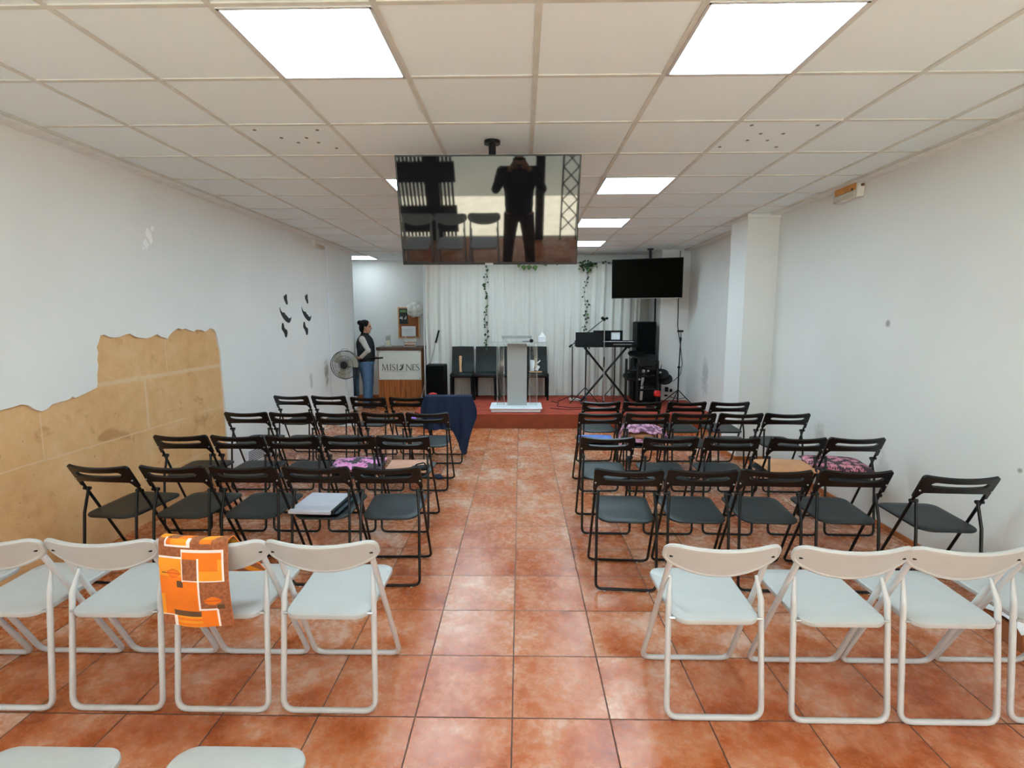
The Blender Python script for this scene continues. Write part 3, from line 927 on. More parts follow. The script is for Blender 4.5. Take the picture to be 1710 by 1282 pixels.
# orange patchwork cloth over a white chair's back
def patch(u, v):
    """material of the printed patchwork; u across 0..1, v down 0..1 on the hanging back"""
    OR, AM, BR, DK, LN, LF = 0, 1, 2, 3, 4, 5
    px, py = 115 + u * 905, 95 + (v * 1105 if v >= 0 else v * 1105)
    def inside(x0, y0, x1, y1): return x0 <= px <= x1 and y0 <= py <= y1
    def line(x0, y0, x1, y1, w=10):
        return x0 - w <= px <= x1 + w and y0 - w <= py <= y1 + w
    for q in ((115, 318, 440, 318), (440, 215, 440, 600), (440, 215, 955, 230), (955, 230, 965, 590), (655, 325, 655, 960), (440, 595, 965, 595), (655, 960, 850, 965),
              (855, 965, 865, 1210), (115, 1062, 285, 1062), (290, 1070, 310, 1210), (205, 175, 525, 175), (205, 95, 215, 175), (515, 95, 545, 175)):
        if line(*q): return LN
    def leaf(cx, cy, rx, ry):
        a = (px - cx) / rx
        return abs(a) < 1 and abs(py - cy) < ry * (1 - a * a)
    if leaf(320, 512, 105, 52): return LF if not leaf(320, 512, 95, 42) or abs(py - 512) < 7 else OR
    if leaf(815, 848, 112, 52): return OR if abs(py - 848) > 6 else LF
    if line(160, 516, 215, 516, 4) or line(920, 840, 1015, 842, 4): return DK
    for q in ((362, 605, 442, 690), (285, 990, 655, 1060), (862, 905, 942, 955)):
        if inside(*q): return DK
    if py < 95:
        return (BR, AM, BR, OR)[int((px / 160 + py / 140) % 4)]
    if inside(215, 95, 525, 175): return AM if px > 290 else OR
    if inside(680, 95, 830, 130): return OR
    if py < 318 and px < 440: return BR
    if py < 215: return BR
    if inside(450, 225, 950, 325): return OR
    if inside(655, 225, 955, 590): return AM if py > 470 or px > 895 else OR
    if inside(450, 325, 650, 590): return BR
    if inside(115, 325, 440, 560): return AM
    if inside(115, 790, 160, 1060): return AM
    if inside(115, 560, 650, 1060): return OR
    if inside(115, 1062, 300, 1210): return BR
    if inside(300, 1060, 660, 1210): return AM if int(py / 36) % 2 else OR
    if inside(660, 970, 860, 1210): return OR
    return BR
def patch_fn(u, v):
    # v runs from the front hem up over the chair back and down behind
    L1, L2, L3 = .21, .035, .375
    s = v * (L1 + L2 + L3)
    x = -1.437 + .284 * u
    a = (x + 1.257) / .222
    bul = .036 * (1 - a * a)
    if s < L1:
        k = (L1 - s) / L1
        y = 2.030 + .125 * k - bul; z = .779 - .205 * k
        x += .055 * k
    elif s < L1 + L2:
        k = (s - L1) / L2
        y = 2.030 - bul - .046 * k; z = .781 + .006 * math.sin(PI * k)
    else:
        k = (s - L1 - L2) / L3
        y = 1.980 - bul + .0 - .012 * math.sin(3 * k) + .006 * math.sin(6 * u + 2 * k) * k; z = .779 - .350 * k
        if z < .70: y = min(y, 1.968 - bul * (1 - .5 * k))
    return (x, y, z)
TOT = .21 + .035 + .375
cl = MB().sheet(74, 150, patch_fn, .004, lambda u, v: patch(u, ((v * TOT) - .238) / .382)).build('patchwork_cloth', ['or_bright', 'or_amber', 'or_brown', 'or_dark', 'or_line', 'or_leaf'], sharp=60)
tag(cl, 'orange and brown patchwork cloth hung over a white chair back', 'cloth')

# navy jacket over the farthest aisle chair of the left block
def jac(u, v):
    xl, xr = -1.075, -.555
    x = xl + (xr - xl) * u
    bot = .42 if u < .55 else .42 - .27 * min(1, (u - .55) / .27)
    if u > .90: bot = .15 + .22 * ((u - .90) / .10)
    front = .12
    if v < .18:
        k = 1 - v / .18
        y = 5.82 + front * k; z = .787 - .14 * k
    elif v < .24:
        k = (v - .18) / .06
        y = 5.82 - .085 * k; z = .787 + .008 * math.sin(PI * k)
    else:
        k = (v - .24) / .76
        z = .787 + (bot - .787) * k
        fl = .03 * math.sin(u * 21 + .6) * k + .012 * math.sin(u * 47) * k
        y = 5.735 - .012 * k + fl - .03 * k
        x += (u - .5) * (.10 * math.sin(PI * min(1, k * 1.15))) + .015 * math.sin(5 * k + 6 * u) * k
    return (x, y, z)
jk = MB().sheet(48, 60, jac, .007).build('jacket', 'navy', sharp=70)
tag(jk, 'navy blue jacket draped over the aisle chair of the farthest left row', 'jacket')
rb = MB()
rb.tube([(-1.055, 5.86, .72), (-1.05, 5.865, .755), (-1.03, 5.86, .785), (-.99, 5.81, .806), (-.95, 5.80, .803)], [.010, .026, .022, .014, .006], 10)
tag(rb.build('red_scarf', 'red_cloth'), 'bright red scarf end tucked at the left shoulder of the navy jacket', 'scarf')

# ------------------------------------------------------------------ the stage
ZS = 0.216
SX0, SY0 = -1.66, 7.75
st = [(SX0, 9.87)]
for k in range(9):
    a = PI + (PI / 2) * k / 8
    st.append((SX0 + .30 + .30 * math.cos(a), SY0 + .30 + .30 * math.sin(a)))
st += [(XR, SY0), (XR, 9.15), (2.36, 9.15), (2.36, 9.87)]
sb = MB().prism(st, 0, ZS - .004)
structure(sb.build('floor_stage', 'carpet_front'))
structure(MB().prism([(x, y) for x, y in st], ZS - .004, ZS).build('floor_stage_carpet', 'carpet'))

# acrylic lectern
lc = thing('lectern', 'clear acrylic lectern with a frosted centre panel at the stage front', 'lectern', (-0.095, 8.13, ZS))
MB().box((0, 0, .030), (.76, .50, .060), bev=.012).box((0, 0, .062), (.80, .54, .024), bev=.010).build('base', 'paper', lc)
MB().box((0.015, 0, .56), (.305, .014, .975), bev=.003).build('centre_panel', 'frosted', lc)
for s in (-1, 1):
    o = MB().box((s * .255 + .015, .02, .56), (.11, .008, .975)).build('side_panel', 'acrylic', lc)
    MB().box((s * .20 + .015, .02, .56), (.006, .012, .975)).box((s * .31 + .015, .02, .56), (.006, .012, .975)).build('panel_edge', 'acrylic_edge', o)
MB().box((.03, -.02, 1.048), (.88, .36, .010)).build('shelf', 'acrylic', lc)
MB().box((.03, -.202, 1.048), (.88, .006, .012)).build('shelf_edge', 'acrylic_edge', lc)
MB().box((.01, .15, 1.128), (.47, .010, .042), bev=.002).box((-.20, .15, 1.08), (.010, .01, .07)).box((.22, .15, 1.08), (.010, .01, .07)).build('reading_lip', 'frosted', lc)
mc = thing('microphone', 'black handheld microphone lying on the acrylic lectern shelf', 'microphone', (0.115, 8.06, ZS + 1.053), math.radians(8))
MB().tube([(-.115, 0, .018), (.0, 0, .020)], [.010, .015], 10).build('handle', 'silver', mc)
MB().ball((.025, 0, .027), (.032, .027, .027), 12).build('head', 'black', mc)
tb = thing('tissue_box', 'small white tissue box with a tissue peaking out, right end of lectern shelf', 'box', (0.305, 8.13, ZS + 1.053), 0)
MB().box((0, 0, .045), (.115, .115, .09), bev=.004).build('box', 'paper', tb)
MB().rings([[(-.045, -.02, .09), (.045, -.02, .09), (.045, .02, .09), (-.045, .02, .09)], [(-.02, -.012, .125), (.03, -.008, .12), (.03, .012, .12), (-.02, .010, .125)], [(-.004, -.002, .155), (.004, -.002, .152), (.004, .002, .152), (-.004, .002, .155)]]).build('tissue', 'white_cloth', tb)

# black leather chairs at the curtain
def leather_chair(label):
    t = thing('dining_chair', label, 'chair', (0, 0, 0), PI, 'black leather chairs in front of the curtain')
    # local +y is the chair's front; turned to face the room
    MB().box((0, .02, .435), (.405, .42, .075), bev=.022).build('seat', 'leather', t)
    bk = MB()
    bk.sheet(10, 14, lambda u, v: ((u - .5) * .40 * (1 - .03 * v), -.185 - .09 * v - .02 * math.sin(PI * v), .46 + .45 * v + .004 * math.sin(PI * u)), .058)
    bk.build('backrest', 'leather', t, sharp=50)
    for sx in (-1, 1):
        MB().tube([(sx * .178, .195, .40), (sx * .182, .20, 0)], [.024, .017], 8).build('leg', 'black', t)
        MB().tube([(sx * .178, -.165, .42), (sx * .182, -.215, 0)], [.024, .017], 8).build('leg', 'black', t)
    return t
lp = leather_chair('')
ll = ['black leather dining chair leftmost on the stage, tan stick standing on its seat', 'black leather dining chair with an empty seat, left of the lectern',
      'black leather dining chair hidden behind the lectern centre panel', 'black leather dining chair right of the lectern, a printed box on its seat']
for i, x in enumerate((-1.06, -.645, -.21, .255)):
    o = lp if i == 0 else copy_tree(lp)
    o.location = (x, 9.27, ZS); o['label'] = ll[i]; o.rotation_euler.z = PI + (.04, -.02, .0, .03)[i]
sk_ = MB().tube([(-1.085, 9.255, ZS + .475), (-1.092, 9.28, ZS + .56), (-1.100, 9.37, ZS + .745)], [.026, .020, .028], 10).build('wooden_stick', 'wood_pale')
tag(sk_, 'short tan wooden stick leaning in the leftmost leather chair', 'stick')
bx = thing('printed_box', 'white and black printed box with a tan base on the rightmost leather chair', 'box', (.235, 9.24, ZS + .473), .1)
MB().box((0, 0, .012), (.22, .12, .024), bev=.005).build('base', 'wood_pale', bx)
MB().box((-.06, 0, .12), (.07, .09, .19), bev=.006).build('white_side', 'paper', bx)
dk = MB().box((.035, 0, .135), (.11, .095, .22), bev=.006).build('dark_side', 'poster', bx)
MB().box((.03, -.050, .08), (.05, .006, .09), rot=Euler((0, .5, 0))).box((.05, -.050, .19), (.02, .006, .07), rot=Euler((0, .8, 0))).build('white_mark', 'paper', dk)

# black speaker cabinet at the left end of the stage, pole behind it
sp = thing('loudspeaker', 'low black loudspeaker cabinet standing at the left end of the stage', 'speaker', (-1.49, 9.12, ZS), 0)
MB().box((0, 0, .315), (.33, .30, .62), bev=.012).build('cabinet', 'black', sp)
MB().box((0, -.153, .315), (.30, .008, .58), bev=.003).build('grille', 'cloth_black', sp)
mp = thing('mop_stick', 'white and grey broom stick with black grip leaning on the curtain', 'stick', (0, 0, 0))
a, b_ = Vector((-1.86, 9.32, .012)), Vector((-1.50, 9.52, 1.42))
MB().tube([a, a.lerp(b_, .45)], .010, 8).build('lower_stick', 'white_metal', mp)
MB().tube([a.lerp(b_, .45), a.lerp(b_, .84)], .011, 8).build('upper_stick', 'steel', mp)
MB().tube([a.lerp(b_, .84), b_], .017, 8).build('grip', 'black', mp)

# ------------------------------------------------------------------ curtain wall
def curtain(x0, x1, y, z0, z1, amp, waves, label, seed, lean=0.0):
    rnd = random.Random(seed)
    ph = [rnd.uniform(0, 6.3) for _ in range(4)]
    n = max(30, int((x1 - x0) * 70))
    def fn(u, v):
        x = x0 + (x1 - x0) * u
        w = amp * (math.sin(waves * 2 * PI * u + ph[0]) + .5 * math.sin(waves * 3.7 * PI * u + ph[1] + .8 * v) + .25 * math.sin(waves * 9 * PI * u + ph[2])) * (.55 + .45 * v)
        return (x + lean * (v - .5) * (u - .5) + .006 * math.sin(9 * v + ph[3]), y + w, z1 + (z0 - z1) * v)
    o = MB().sheet(n, 24, fn, .003).build('curtain', 'curtain', sharp=80)
    return tag(o, label, 'curtain', 'white voile curtains behind the stage')
CYY = 9.60
curtain(-1.755, -.66, CYY, ZS + .01, 2.585, .016, 6, 'white voile curtain at the left end of the stage backdrop', 1)
curtain(-.665, .13, CYY - .012, ZS + .01, 2.585, .016, 5, 'white voile curtain behind the lectern, left of centre fold', 2)
curtain(.11, 1.10, CYY, ZS + .01, 2.585, .015, 6, 'white voile curtain right of the lectern with small lights', 3)
curtain(1.08, 1.98, CYY - .010, ZS + .01, 2.585, .024, 6, 'white voile curtain behind the keyboard at the right end', 4)
curtain(1.95, 2.10, CYY - .03, ZS + .01, 2.585, .020, 2, 'narrow gathered white voile curtain beside the tall black speaker', 5)
rod = thing('curtain_rod', 'thin white curtain rod along the top of the stage backdrop', 'rod', (0, 0, 0))
MB().tube([(-1.77, CYY, 2.60), (2.13, CYY, 2.60)], .012, 8).build('rod', 'white_metal', rod)
for x in (-1.6, .12, 2.05):
    MB().box((x, CYY + .13, 2.60), (.02, .26, .02)).build('bracket', 'white_metal', rod)
tp = MB().tube([(-1.78, CYY - .02, 0.012), (-1.775, CYY - .02, 2.60)], .012, 8).build('curtain_pole', 'white_metal')
tag(tp, 'white upright pole at the left edge of the stage curtain', 'pole')
for k in range(9):
    ls = MB()
    x = -.52 + k * .175 + (.06 if k > 3 else 0)
    rnd = random.Random(50 + k)
    ls.tube([(x, CYY - .008, 2.613), (x, CYY - .030, 2.608), (x, CYY - .052, 2.55), (x + .004, CYY - .056, .75)], .0014, 4)
    for q in range(20):
        ls.ball((x + rnd.uniform(-.006, .006), CYY - .058, 2.48 - q * .088 + rnd.uniform(-.01, .01)), .0055, 6)
    tag(ls.build('light_string', 'paper'), 'unlit string of tiny white bulbs hanging down the curtain near the lectern', 'string lights', 'unlit light strings on the curtain')

def leaf_shape(mb, c, size, rnd, mi=0, droop=None):
    d = Vector((rnd.uniform(-1, 1), rnd.uniform(-.9, .1), rnd.uniform(-1, .35))).normalized() if droop is None else Vector(droop).normalized()
    s = d.cross(Vector((rnd.uniform(-.3, .3), -1, .2))).normalized()
    nrm = s.cross(d)
    c = Vector(c)
    pts = [(0, 0), (.42, .30), (.30, .62), (0, 1), (-.30, .62), (-.42, .30)]
    vs = []
    for (a, l) in pts:
        vs.append(c + s * (a * size) + d * (l * size) + nrm * (.10 * size * abs(a)))
    vs2 = [v + nrm * .0012 for v in vs]
    mb.add(vs + vs2, [(0, 1, 2, 3), (0, 3, 4, 5), (9, 8, 7, 6), (11, 10, 9, 6)] + [(i, (i + 1) % 6, (i + 1) % 6 + 6, i + 6) for i in range(6)], mi)
def garland(pts, label, dens, size, seed, spread=.03, big=()):
    rnd = random.Random(seed)
    t = thing('ivy_garland', label, 'garland', (0, 0, 0), 0)
    P = [Vector(p) for p in pts]
    MB().tube(P, .003, 5).build('stem', 'stem', t)
    lv = MB()
    for i in range(len(P) - 1):
        n = max(1, int((P[i + 1] - P[i]).length * dens))
        for k in range(n):
            c = P[i].lerp(P[i + 1], rnd.random()) + Vector((rnd.uniform(-spread, spread), rnd.uniform(-spread * .6, 0), rnd.uniform(-spread, spread) * .6))
            leaf_shape(lv, c, size * rnd.uniform(.7, 1.3), rnd, 1 if rnd.random() < .18 else 0)
    for (c, s) in big: leaf_shape(lv, c, s, rnd, 1, (rnd.uniform(-.3, .3), -.3, -1))
    lv.build('leaves', ['leaf', 'leaf_pale'], t, sharp=180, fix=False)
gy = CYY - .075
garland([(-1.6 + .08 * i, gy, 2.615 + .012 * math.sin(i * 1.7)) for i in range(47)], 'ivy garland running along the top of the curtain rod', 20, .055, 11, .03,
        [((.02, gy - .02, 2.57), .11), ((.13, gy - .02, 2.575), .11), ((.22, gy - .02, 2.565), .11), ((-.05, gy - .02, 2.61), .10)])
garland([(-.645 + .022 * math.sin(i * 1.1), gy, 2.60 - i * .097) for i in range(17)], 'ivy strand hanging down the curtain left of the lectern', 42, .042, 12, .026)
garland([(1.13 + .03 * math.sin(i * .9), gy, 2.60 - i * .10) for i in range(17)], 'ivy strand hanging down the curtain left of the keyboard', 38, .044, 13, .030)
garland([(1.03 + .03 * i, gy - .03, 2.60 - .045 * (i % 3)) for i in range(9)], 'dense ivy cluster at the top of the curtain right of the hanging screen', 110, .050, 14, .07)
dr = thing('door_1', 'grey door panel in a white frame behind the stage', 'door', (2.22, 9.855, 0))
dr['kind'] = 'structure'
MB().box((0, 0, 1.20), (.24, .02, 2.40)).build('panel', M('grey_door_paint', (176, 174, 164), 0.6), dr)
MB().box((-.14, -.005, 1.21), (.035, .05, 2.42)).box((.125, -.005, 1.21), (.035, .05, 2.42)).build('frame', 'white_metal', dr)
bp = MB().tube([(2.335, 9.36, ZS), (2.318, 9.36, 2.20)], .014, 8).build('black_pole', 'black')
tag(bp, 'slim black pole standing behind the tall speaker', 'pole')

# ------------------------------------------------------------------ screens hanging from the ceiling
def screen(name, label, centre, w, h, yaw, tilt, pole_xy, mat, label_bar=True, lip='black'):
    t = thing(name, label, 'television', centre, 0)
    R = Matrix.Rotation(yaw, 3, 'Z') @ Matrix.Rotation(tilt, 3, 'X')
    def bx(mb, c, s, bev=0.0): return mb.box(tuple(R @ Vector(c)), s, rot=R, bev=bev)
    m = MB(); bx(m, (0, .022, 0), (w, .036, h), .006); bx(m, (0, .055, -.04), (w * .62, .04, h * .6), .012)
    m.build('casing', 'black_plastic', t)
    m = MB(); bx(m, (0, .002, .002), (w - .016, .006, h - .022)); m.build('screen', mat, t)
    m = MB()
    for (c, s) in (((0, 0, h / 2 - .004), (w, .012, .008)), ((0, 0, -h / 2 + .006), (w, .014, .014)), ((w / 2 - .004, 0, 0), (.008, .012, h)), ((-w / 2 + .004, 0, 0), (.008, .012, h))): bx(m, c, s)
    m.build('bezel', 'black_metal', t)
    if label_bar:
        m = MB(); bx(m, (-.005, -.008, -h / 2 + .004), (.05, .006, .012)); m.build('name_bar', 'silver', t)
    else:
        m = MB(); bx(m, (0, -.008, -h / 2 + .004), (w * .99, .004, .007)); m.build('lower_trim', 'silver', t)
    top = ZC - centre[2]
    px, py = pole_xy[0] - centre[0], pole_xy[1] - centre[1]
    m = MB().tube([(px, py, top), (px, py, -.05)], .024, 12).lathe([(.052, top - .018), (.052, top + .002)], (px, py, 0), 16)
    m.build('ceiling_pole', 'black_metal', t)
    m = MB(); bx(m, (0, .085, 0), (.30, .03, .26), .004)
    back = R @ Vector((0, .09, 0))
    m.tube([(back.x, back.y, back.z), (px, py, back.z)], .022, 8)
    m.build('bracket', 'black_metal', t)
    return t
TW, TH = 1.120, 0.650
yt = 1.12 / 1.323 * 3.9
zt = CAM_H + 1.141 * yt / 3.9
tl = math.radians(15.7)
yc = yt + .5 * TH * math.sin(tl); zc_ = zt - .5 * TH * math.cos(tl)
screen('television', 'large glossy black screen hanging from the ceiling over the aisle', (-.209, yc, zc_), TW, TH, 0.006, tl, (-.196, 3.574), 'screen')
screen('television', 'smaller black screen hanging from the ceiling over the right of the stage', (2.03, 8.80, 2.275), 1.13, .64, math.radians(-18), math.radians(5), (2.13, 9.03), 'screen_matt', False)
cb = MB().tube([(2.66, 9.138, ZC - .02), (2.655, 9.138, 2.2), (2.66, 9.135, 1.5), (2.72, 9.13, 1.15), (2.76, 9.125, .85), (2.73, 9.12, .66), (2.62, 9.11, .56), (2.48, 9.08, .54), (2.36, 9.04, .50)], .006, 6)
tag(cb.build('cable', 'black'), 'long black cable hanging down the wall below the smaller screen', 'cable')

# ------------------------------------------------------------------ emergency lights, outlets, conduit, vent, wall decals
el = thing('emergency_light', 'emergency light box with amber plate high on the right wall', 'light', (XR, 4.765, 2.709))
MB().box((-.028, 0, 0), (.056, .335, .130), bev=.008).build('housing', 'outlet', el)
MB().box((-.058, .01, .030), (.008, .30, .060), bev=.002).build('amber_plate', 'emergency', el)
MB().box((-.062, .01, -.032), (.022, .315, .058), bev=.008).build('diffuser', 'diffuser', el)
MB().lathe([(.012, 0), (.012, .012)], (-.028, -.172, .028), 12, Matrix.Rotation(PI / 2, 4, 'X')).lathe([(.010, 0), (.010, .008)], (-.062, -.10, .006), 10, Matrix.Rotation(-PI / 2, 4, 'Y')).build('knob', 'or_dark', el)
el = thing('emergency_light', 'small white emergency light box high on the left wall', 'light', (XL, 7.86, 2.705))
MB().box((.028, 0, 0), (.056, .34, .115), bev=.008).build('housing', 'outlet', el)
MB().box((.060, 0, -.028), (.022, .31, .050), bev=.008).build('diffuser', 'diffuser', el)
MB().lathe([(.013, 0), (.013, .006)], (.072, -.05, -.026), 10, Matrix.Rotation(PI / 2, 4, 'Y')).lathe([(.013, 0), (.013, .006)], (.072, .05, -.026), 10, Matrix.Rotation(PI / 2, 4, 'Y')).build('lamp', 'emergency', el)
co = MB().box((XL + .009, 8.235, 1.37), (.018, .034, 2.74), bev=.004)
tag(co.build('cable_conduit', 'paper'), 'thin white upright cable conduit on the left wall before the fan', 'conduit')
vt = thing('vent_grille', 'white wall vent grille low on the left wall behind black chairs', 'vent', (XL, 5.78, .115))
MB().box((.006, 0, 0), (.012, .40, .17), bev=.003).build('plate', 'paper', vt)
for k in range(7):
    MB().box((.0125, 0, -.060 + k * .020), (.004, .36, .0065)).build('slot', 'black', vt)
def decal(kind, cy, cz, sc, label):
    """black wall stickers: paired leaves, curled moustache, bean shape"""
    if kind == 0:
        pts = [(-.5, .35), (-.42, .62), (-.15, .55), (.0, .82), (.30, .80), (.34, .42), (.30, .10), (.46, -.35), (.40, -.75), (.10, -.70), (-.20, -.30), (-.48, .05)]
    elif kind == 1:
        pts = [(-.88, .95), (-.80, .30), (-.50, -.20), (-.10, -.62), (.40, -.90), (.72, -.75), (.95, -.10), (.72, -.38), (.42, -.30), (.16, -.02), (.0, .02), (-.16, .30), (-.45, .28), (-.72, .48)]
    else:
        pts = [(-.55, .60), (-.40, .92), (-.15, .80), (-.10, .40), (.15, .12), (.50, .05), (.58, -.35), (.36, -.90), (.05, -.86), (-.06, -.45), (-.30, -.12), (-.60, .12)]
    o = []
    n = len(pts)
    for i in range(n):          # one round of corner cutting
        a, b = pts[i], pts[(i + 1) % n]
        o += [(.75 * a[0] + .25 * b[0], .75 * a[1] + .25 * b[1]), (.25 * a[0] + .75 * b[0], .25 * a[1] + .75 * b[1])]
    m = MB().prism([(cy + p[0] * sc[0], cz + p[1] * sc[1]) for p in o], XL, XL + .004, lambda a, b, h: (h, a, b))
    tag(m.build('wall_sticker', 'decal', fix=True), label, 'wall sticker', 'black stickers on the left wall')
cols = [('nearer', 6.76, .0), ('farther', 7.42, .03)]
for nm, y, dz in cols:
    decal(0, y, 1.875 + dz, (.105, .085), 'black paired-leaf sticker at the top of the %s column on the left wall' % nm)
    decal(1, y - .03, 1.680 + dz * .6, (.180, .115), 'black curled moustache sticker in the middle of the %s column on the left wall' % nm)
    decal(2, y - .08, 1.490 + dz * .3, (.135, .105), 'black bean-shaped sticker at the bottom of the %s column on the left wall' % nm)
pl = MB()
rn = random.Random(4)
for (y, z, sy, sz) in ((4.33, 2.31, .05, .075), (4.28, 2.235, .04, .05), (4.37, 2.37, .02, .03), (4.25, 2.20, .02, .02)):
    poly = [(y + sy * math.cos(a) * rn.uniform(.4, 1), z + sz * math.sin(a) * rn.uniform(.4, 1)) for a in [2 * PI * k / 9 for k in range(9)]]
    pl.prism(poly, XL, XL + .0015, lambda a, b, h: (h, a, b))
structure(pl.build('wall_left_scuff', 'peel'))
ob = thing('socket_board', 'white socket outlets with black plugs low on the wall beside the drums', 'socket', (2.56, 9.15, .355))
MB().box((-.06, -.008, .045), (.09, .016, .085), bev=.003).box((.055, -.008, .03), (.09, .016, .085), bev=.003).box((-.06, -.008, -.060), (.09, .016, .085), bev=.003).box((.055, -.008, -.065), (.09, .016, .085), bev=.003).build('plate', 'outlet', ob)
MB().box((-.055, -.035, .055), (.055, .04, .08), bev=.006).build('plug', 'black', ob)
MB().box((.02, -.03, .035), (.04, .03, .05), bev=.006).build('plug', 'black', ob)
MB().ball((-.06, -.022, -.055), (.036, .012, .016), 10).build('plug', 'black', ob)

# white paper and cardboard box by the right wall near the camera
pb = thing('cardboard_box', 'brown cardboard box with white paper on top beside the right wall', 'box', (2.62, 2.60, 0))
MB().box((0, 0, .055), (.30, .26, .11), bev=.004).build('box', M('cardboard', (156, 96, 58), 0.8, var=0.1), pb)
MB().sheet(14, 12, lambda u, v: ((u - .5) * .34, (v - .5) * .28, .13 + .12 * math.sin(PI * u) * math.sin(PI * v) + .012 * math.sin(9 * u + 5 * v) - .03 * (abs(2 * v - 1) ** 4)), .004).build('paper', 'paper', pb)

# ------------------------------------------------------------------ pedestal fan
fn = thing('pedestal_fan', 'white pedestal fan with black wire cage before the left wall end', 'fan', (-2.72, 8.05, 0))
fz = .927
MB().lathe([(.0, .030), (.05, .034), (.16, .018), (.19, .004), (.19, 0)], (0, 0, 0), 24).build('base', 'white_plastic', fn)
MB().tube([(0, 0, .02), (0, 0, .52)], .016, 10).tube([(0, 0, .50), (0, 0, fz - .05)], .011, 10).build('pole', 'white_metal', fn)
MB().lathe([(.0, -.09), (.05, -.085), (.06, -.03), (.05, .03), (.02, .04)], (0, .10, fz), 16, Matrix.Rotation(PI / 2, 4, 'X')).build('motor', 'white_plastic', fn)
cg = MB()
RF = .215
for zz in (-.055, .055):
    pass
def circ(r, y, n=40): return [(r * math.cos(2 * PI * k / n), y, fz + r * math.sin(2 * PI * k / n)) for k in range(n)]
cg.tube(circ(RF, -.04), .0055, 6, closed=True, up=(0, 1, 0)); cg.tube(circ(RF, .03), .004, 6, closed=True, up=(0, 1, 0))
for r_, y in ((.075, -.085), (.14, -.078)): cg.tube(circ(r_, y, 28), .0024, 5, closed=True, up=(0, 1, 0))
for k in range(56):
    a0 = 2 * PI * k / 56
    for sgn, yo in ((1, -1), (-1, 1)):
        pts = []
        for q in range(6):
            f_ = q / 5
            r_ = .055 + (RF - .055) * f_
            a = a0 + sgn * .55 * f_
            y = yo * (.085 - .05 * f_ ** 2) if yo < 0 else (.075 - .04 * f_ ** 2)
            pts.append((r_ * math.cos(a), y, fz + r_ * math.sin(a)))
        cg.tube(pts, .0017, 4)
cg.build('cage', 'black_metal', fn)
MB().lathe([(.0, .012), (.045, .010), (.058, 0), (.058, -.006)], (0, -.085, fz), 20, Matrix.Rotation(PI / 2, 4, 'X')).build('centre_cap', 'black_plastic', fn)
MB().tube([(-.06, .0, fz + RF - .005), (-.035, .0, fz + RF + .028), (.035, .0, fz + RF + .028), (.06, .0, fz + RF - .005)], .006, 6).build('handle', 'white_plastic', fn)
for k in range(3):
    a = 2 * PI * k / 3 + .3
    def bl(u, v, a=a):
        r_ = .035 + .165 * v
        aa = a + (u - .5) * (1.25 - .25 * v)
        return (r_ * math.cos(aa), .0 + .05 * (u - .5), fz + r_ * math.sin(aa))
    MB().sheet(8, 6, bl, .003).build('blade', 'diffuser', fn)

# ------------------------------------------------------------------ counter with its sign
ct = thing('reception_counter', 'wooden counter with a white name sign, left of the stage', 'counter', (-2.24, 9.82, 0))
cm = MB().box((0, .0, .53), (.80, .46, 1.06))
for k in range(8):
    cm.box((-.352 + k * .1005, -.236, .53), (.097, .016, 1.06), bev=.004)
cm.build('body', 'wood', ct)
MB().box((0, -.01, 1.085), (.84, .54, .055), bev=.006).build('worktop', 'wood_dark', ct)
sgn = MB().box((.005, -.252, .785), (.775, .012, .535), bev=.002).build('sign', 'sign', ct)
tx = MB()
ylet = -.262
def stroke(p, q, w0, w1=None):
    w1 = w1 or w0
    (ax, az), (bx, bz) = p, q
    dx, dz = bx - ax, bz - az
    L = math.hypot(dx, dz); nx, nz = -dz / L, dx / L
    poly = [(ax + nx * w0 / 2, az + nz * w0 / 2), (bx + nx * w1 / 2, bz + nz * w1 / 2), (bx - nx * w1 / 2, bz - nz * w1 / 2), (ax - nx * w0 / 2, az - nz * w0 / 2)]
    tx.prism(poly, ylet, ylet + .006, lambda a, b, h: (a, h, b))
THK, THN = .013, .006
hL, zb = .112, .690
def serif(x, z, w=.024): stroke((x - w / 2, z), (x + w / 2, z), .005)
def L_I(x):
    stroke((x, zb), (x, zb + hL), THK); serif(x, zb + .002); serif(x, zb + hL - .002)
def L_M(x, w=.105):
    stroke((x, zb), (x + .012, zb + hL), THN); stroke((x + .012, zb + hL), (x + w * .5, zb), THK, THK * .8)
    stroke((x + w * .5, zb), (x + w - .012, zb + hL), THN); stroke((x + w - .012, zb + hL), (x + w, zb), THK)
    serif(x, zb + .002, .022); serif(x + w, zb + .002, .026)
def L_N(x, w=.085):
    stroke((x, zb), (x, zb + hL), THN); stroke((x, zb + hL), (x + w, zb), THK); stroke((x + w, zb), (x + w, zb + hL), THN)
    serif(x, zb + .002, .022); serif(x + w, zb + hL - .002, .022)
def L_E(x, w=.052):
    stroke((x, zb), (x, zb + hL), THK)
    for z, l in ((zb + .003, w), (zb + hL * .53, w * .8), (zb + hL - .003, w)): stroke((x - .006, z), (x + l, z), THN)
    stroke((x + w, zb), (x + w, zb + .018), .005); stroke((x + w, zb + hL - .018), (x + w, zb + hL), .005)
def L_S(x, w=.058):
    P_ = [(w, .86), (w * .75, .97), (w * .45, 1.0), (w * .15, .92), (w * .05, .76), (w * .2, .62), (w * .6, .48), (w * .92, .32), (w * .95, .16), (w * .72, .03), (w * .4, 0), (w * .12, .05), (0, .18)]
    W_ = [.005, .006, .007, .009, .011, .013, .014, .013, .011, .008, .006, .006, .005]
    for i in range(len(P_) - 1):
        stroke((x + P_[i][0], zb + hL * P_[i][1]), (x + P_[i + 1][0], zb + hL * P_[i + 1][1]), W_[i], W_[i + 1])
x0 = -.318
L_M(x0); L_I(x0 + .150); L_S(x0 + .180); L_I(x0 + .275)
L_N(x0 + .445); L_E(x0 + .560); L_S(x0 + .622)
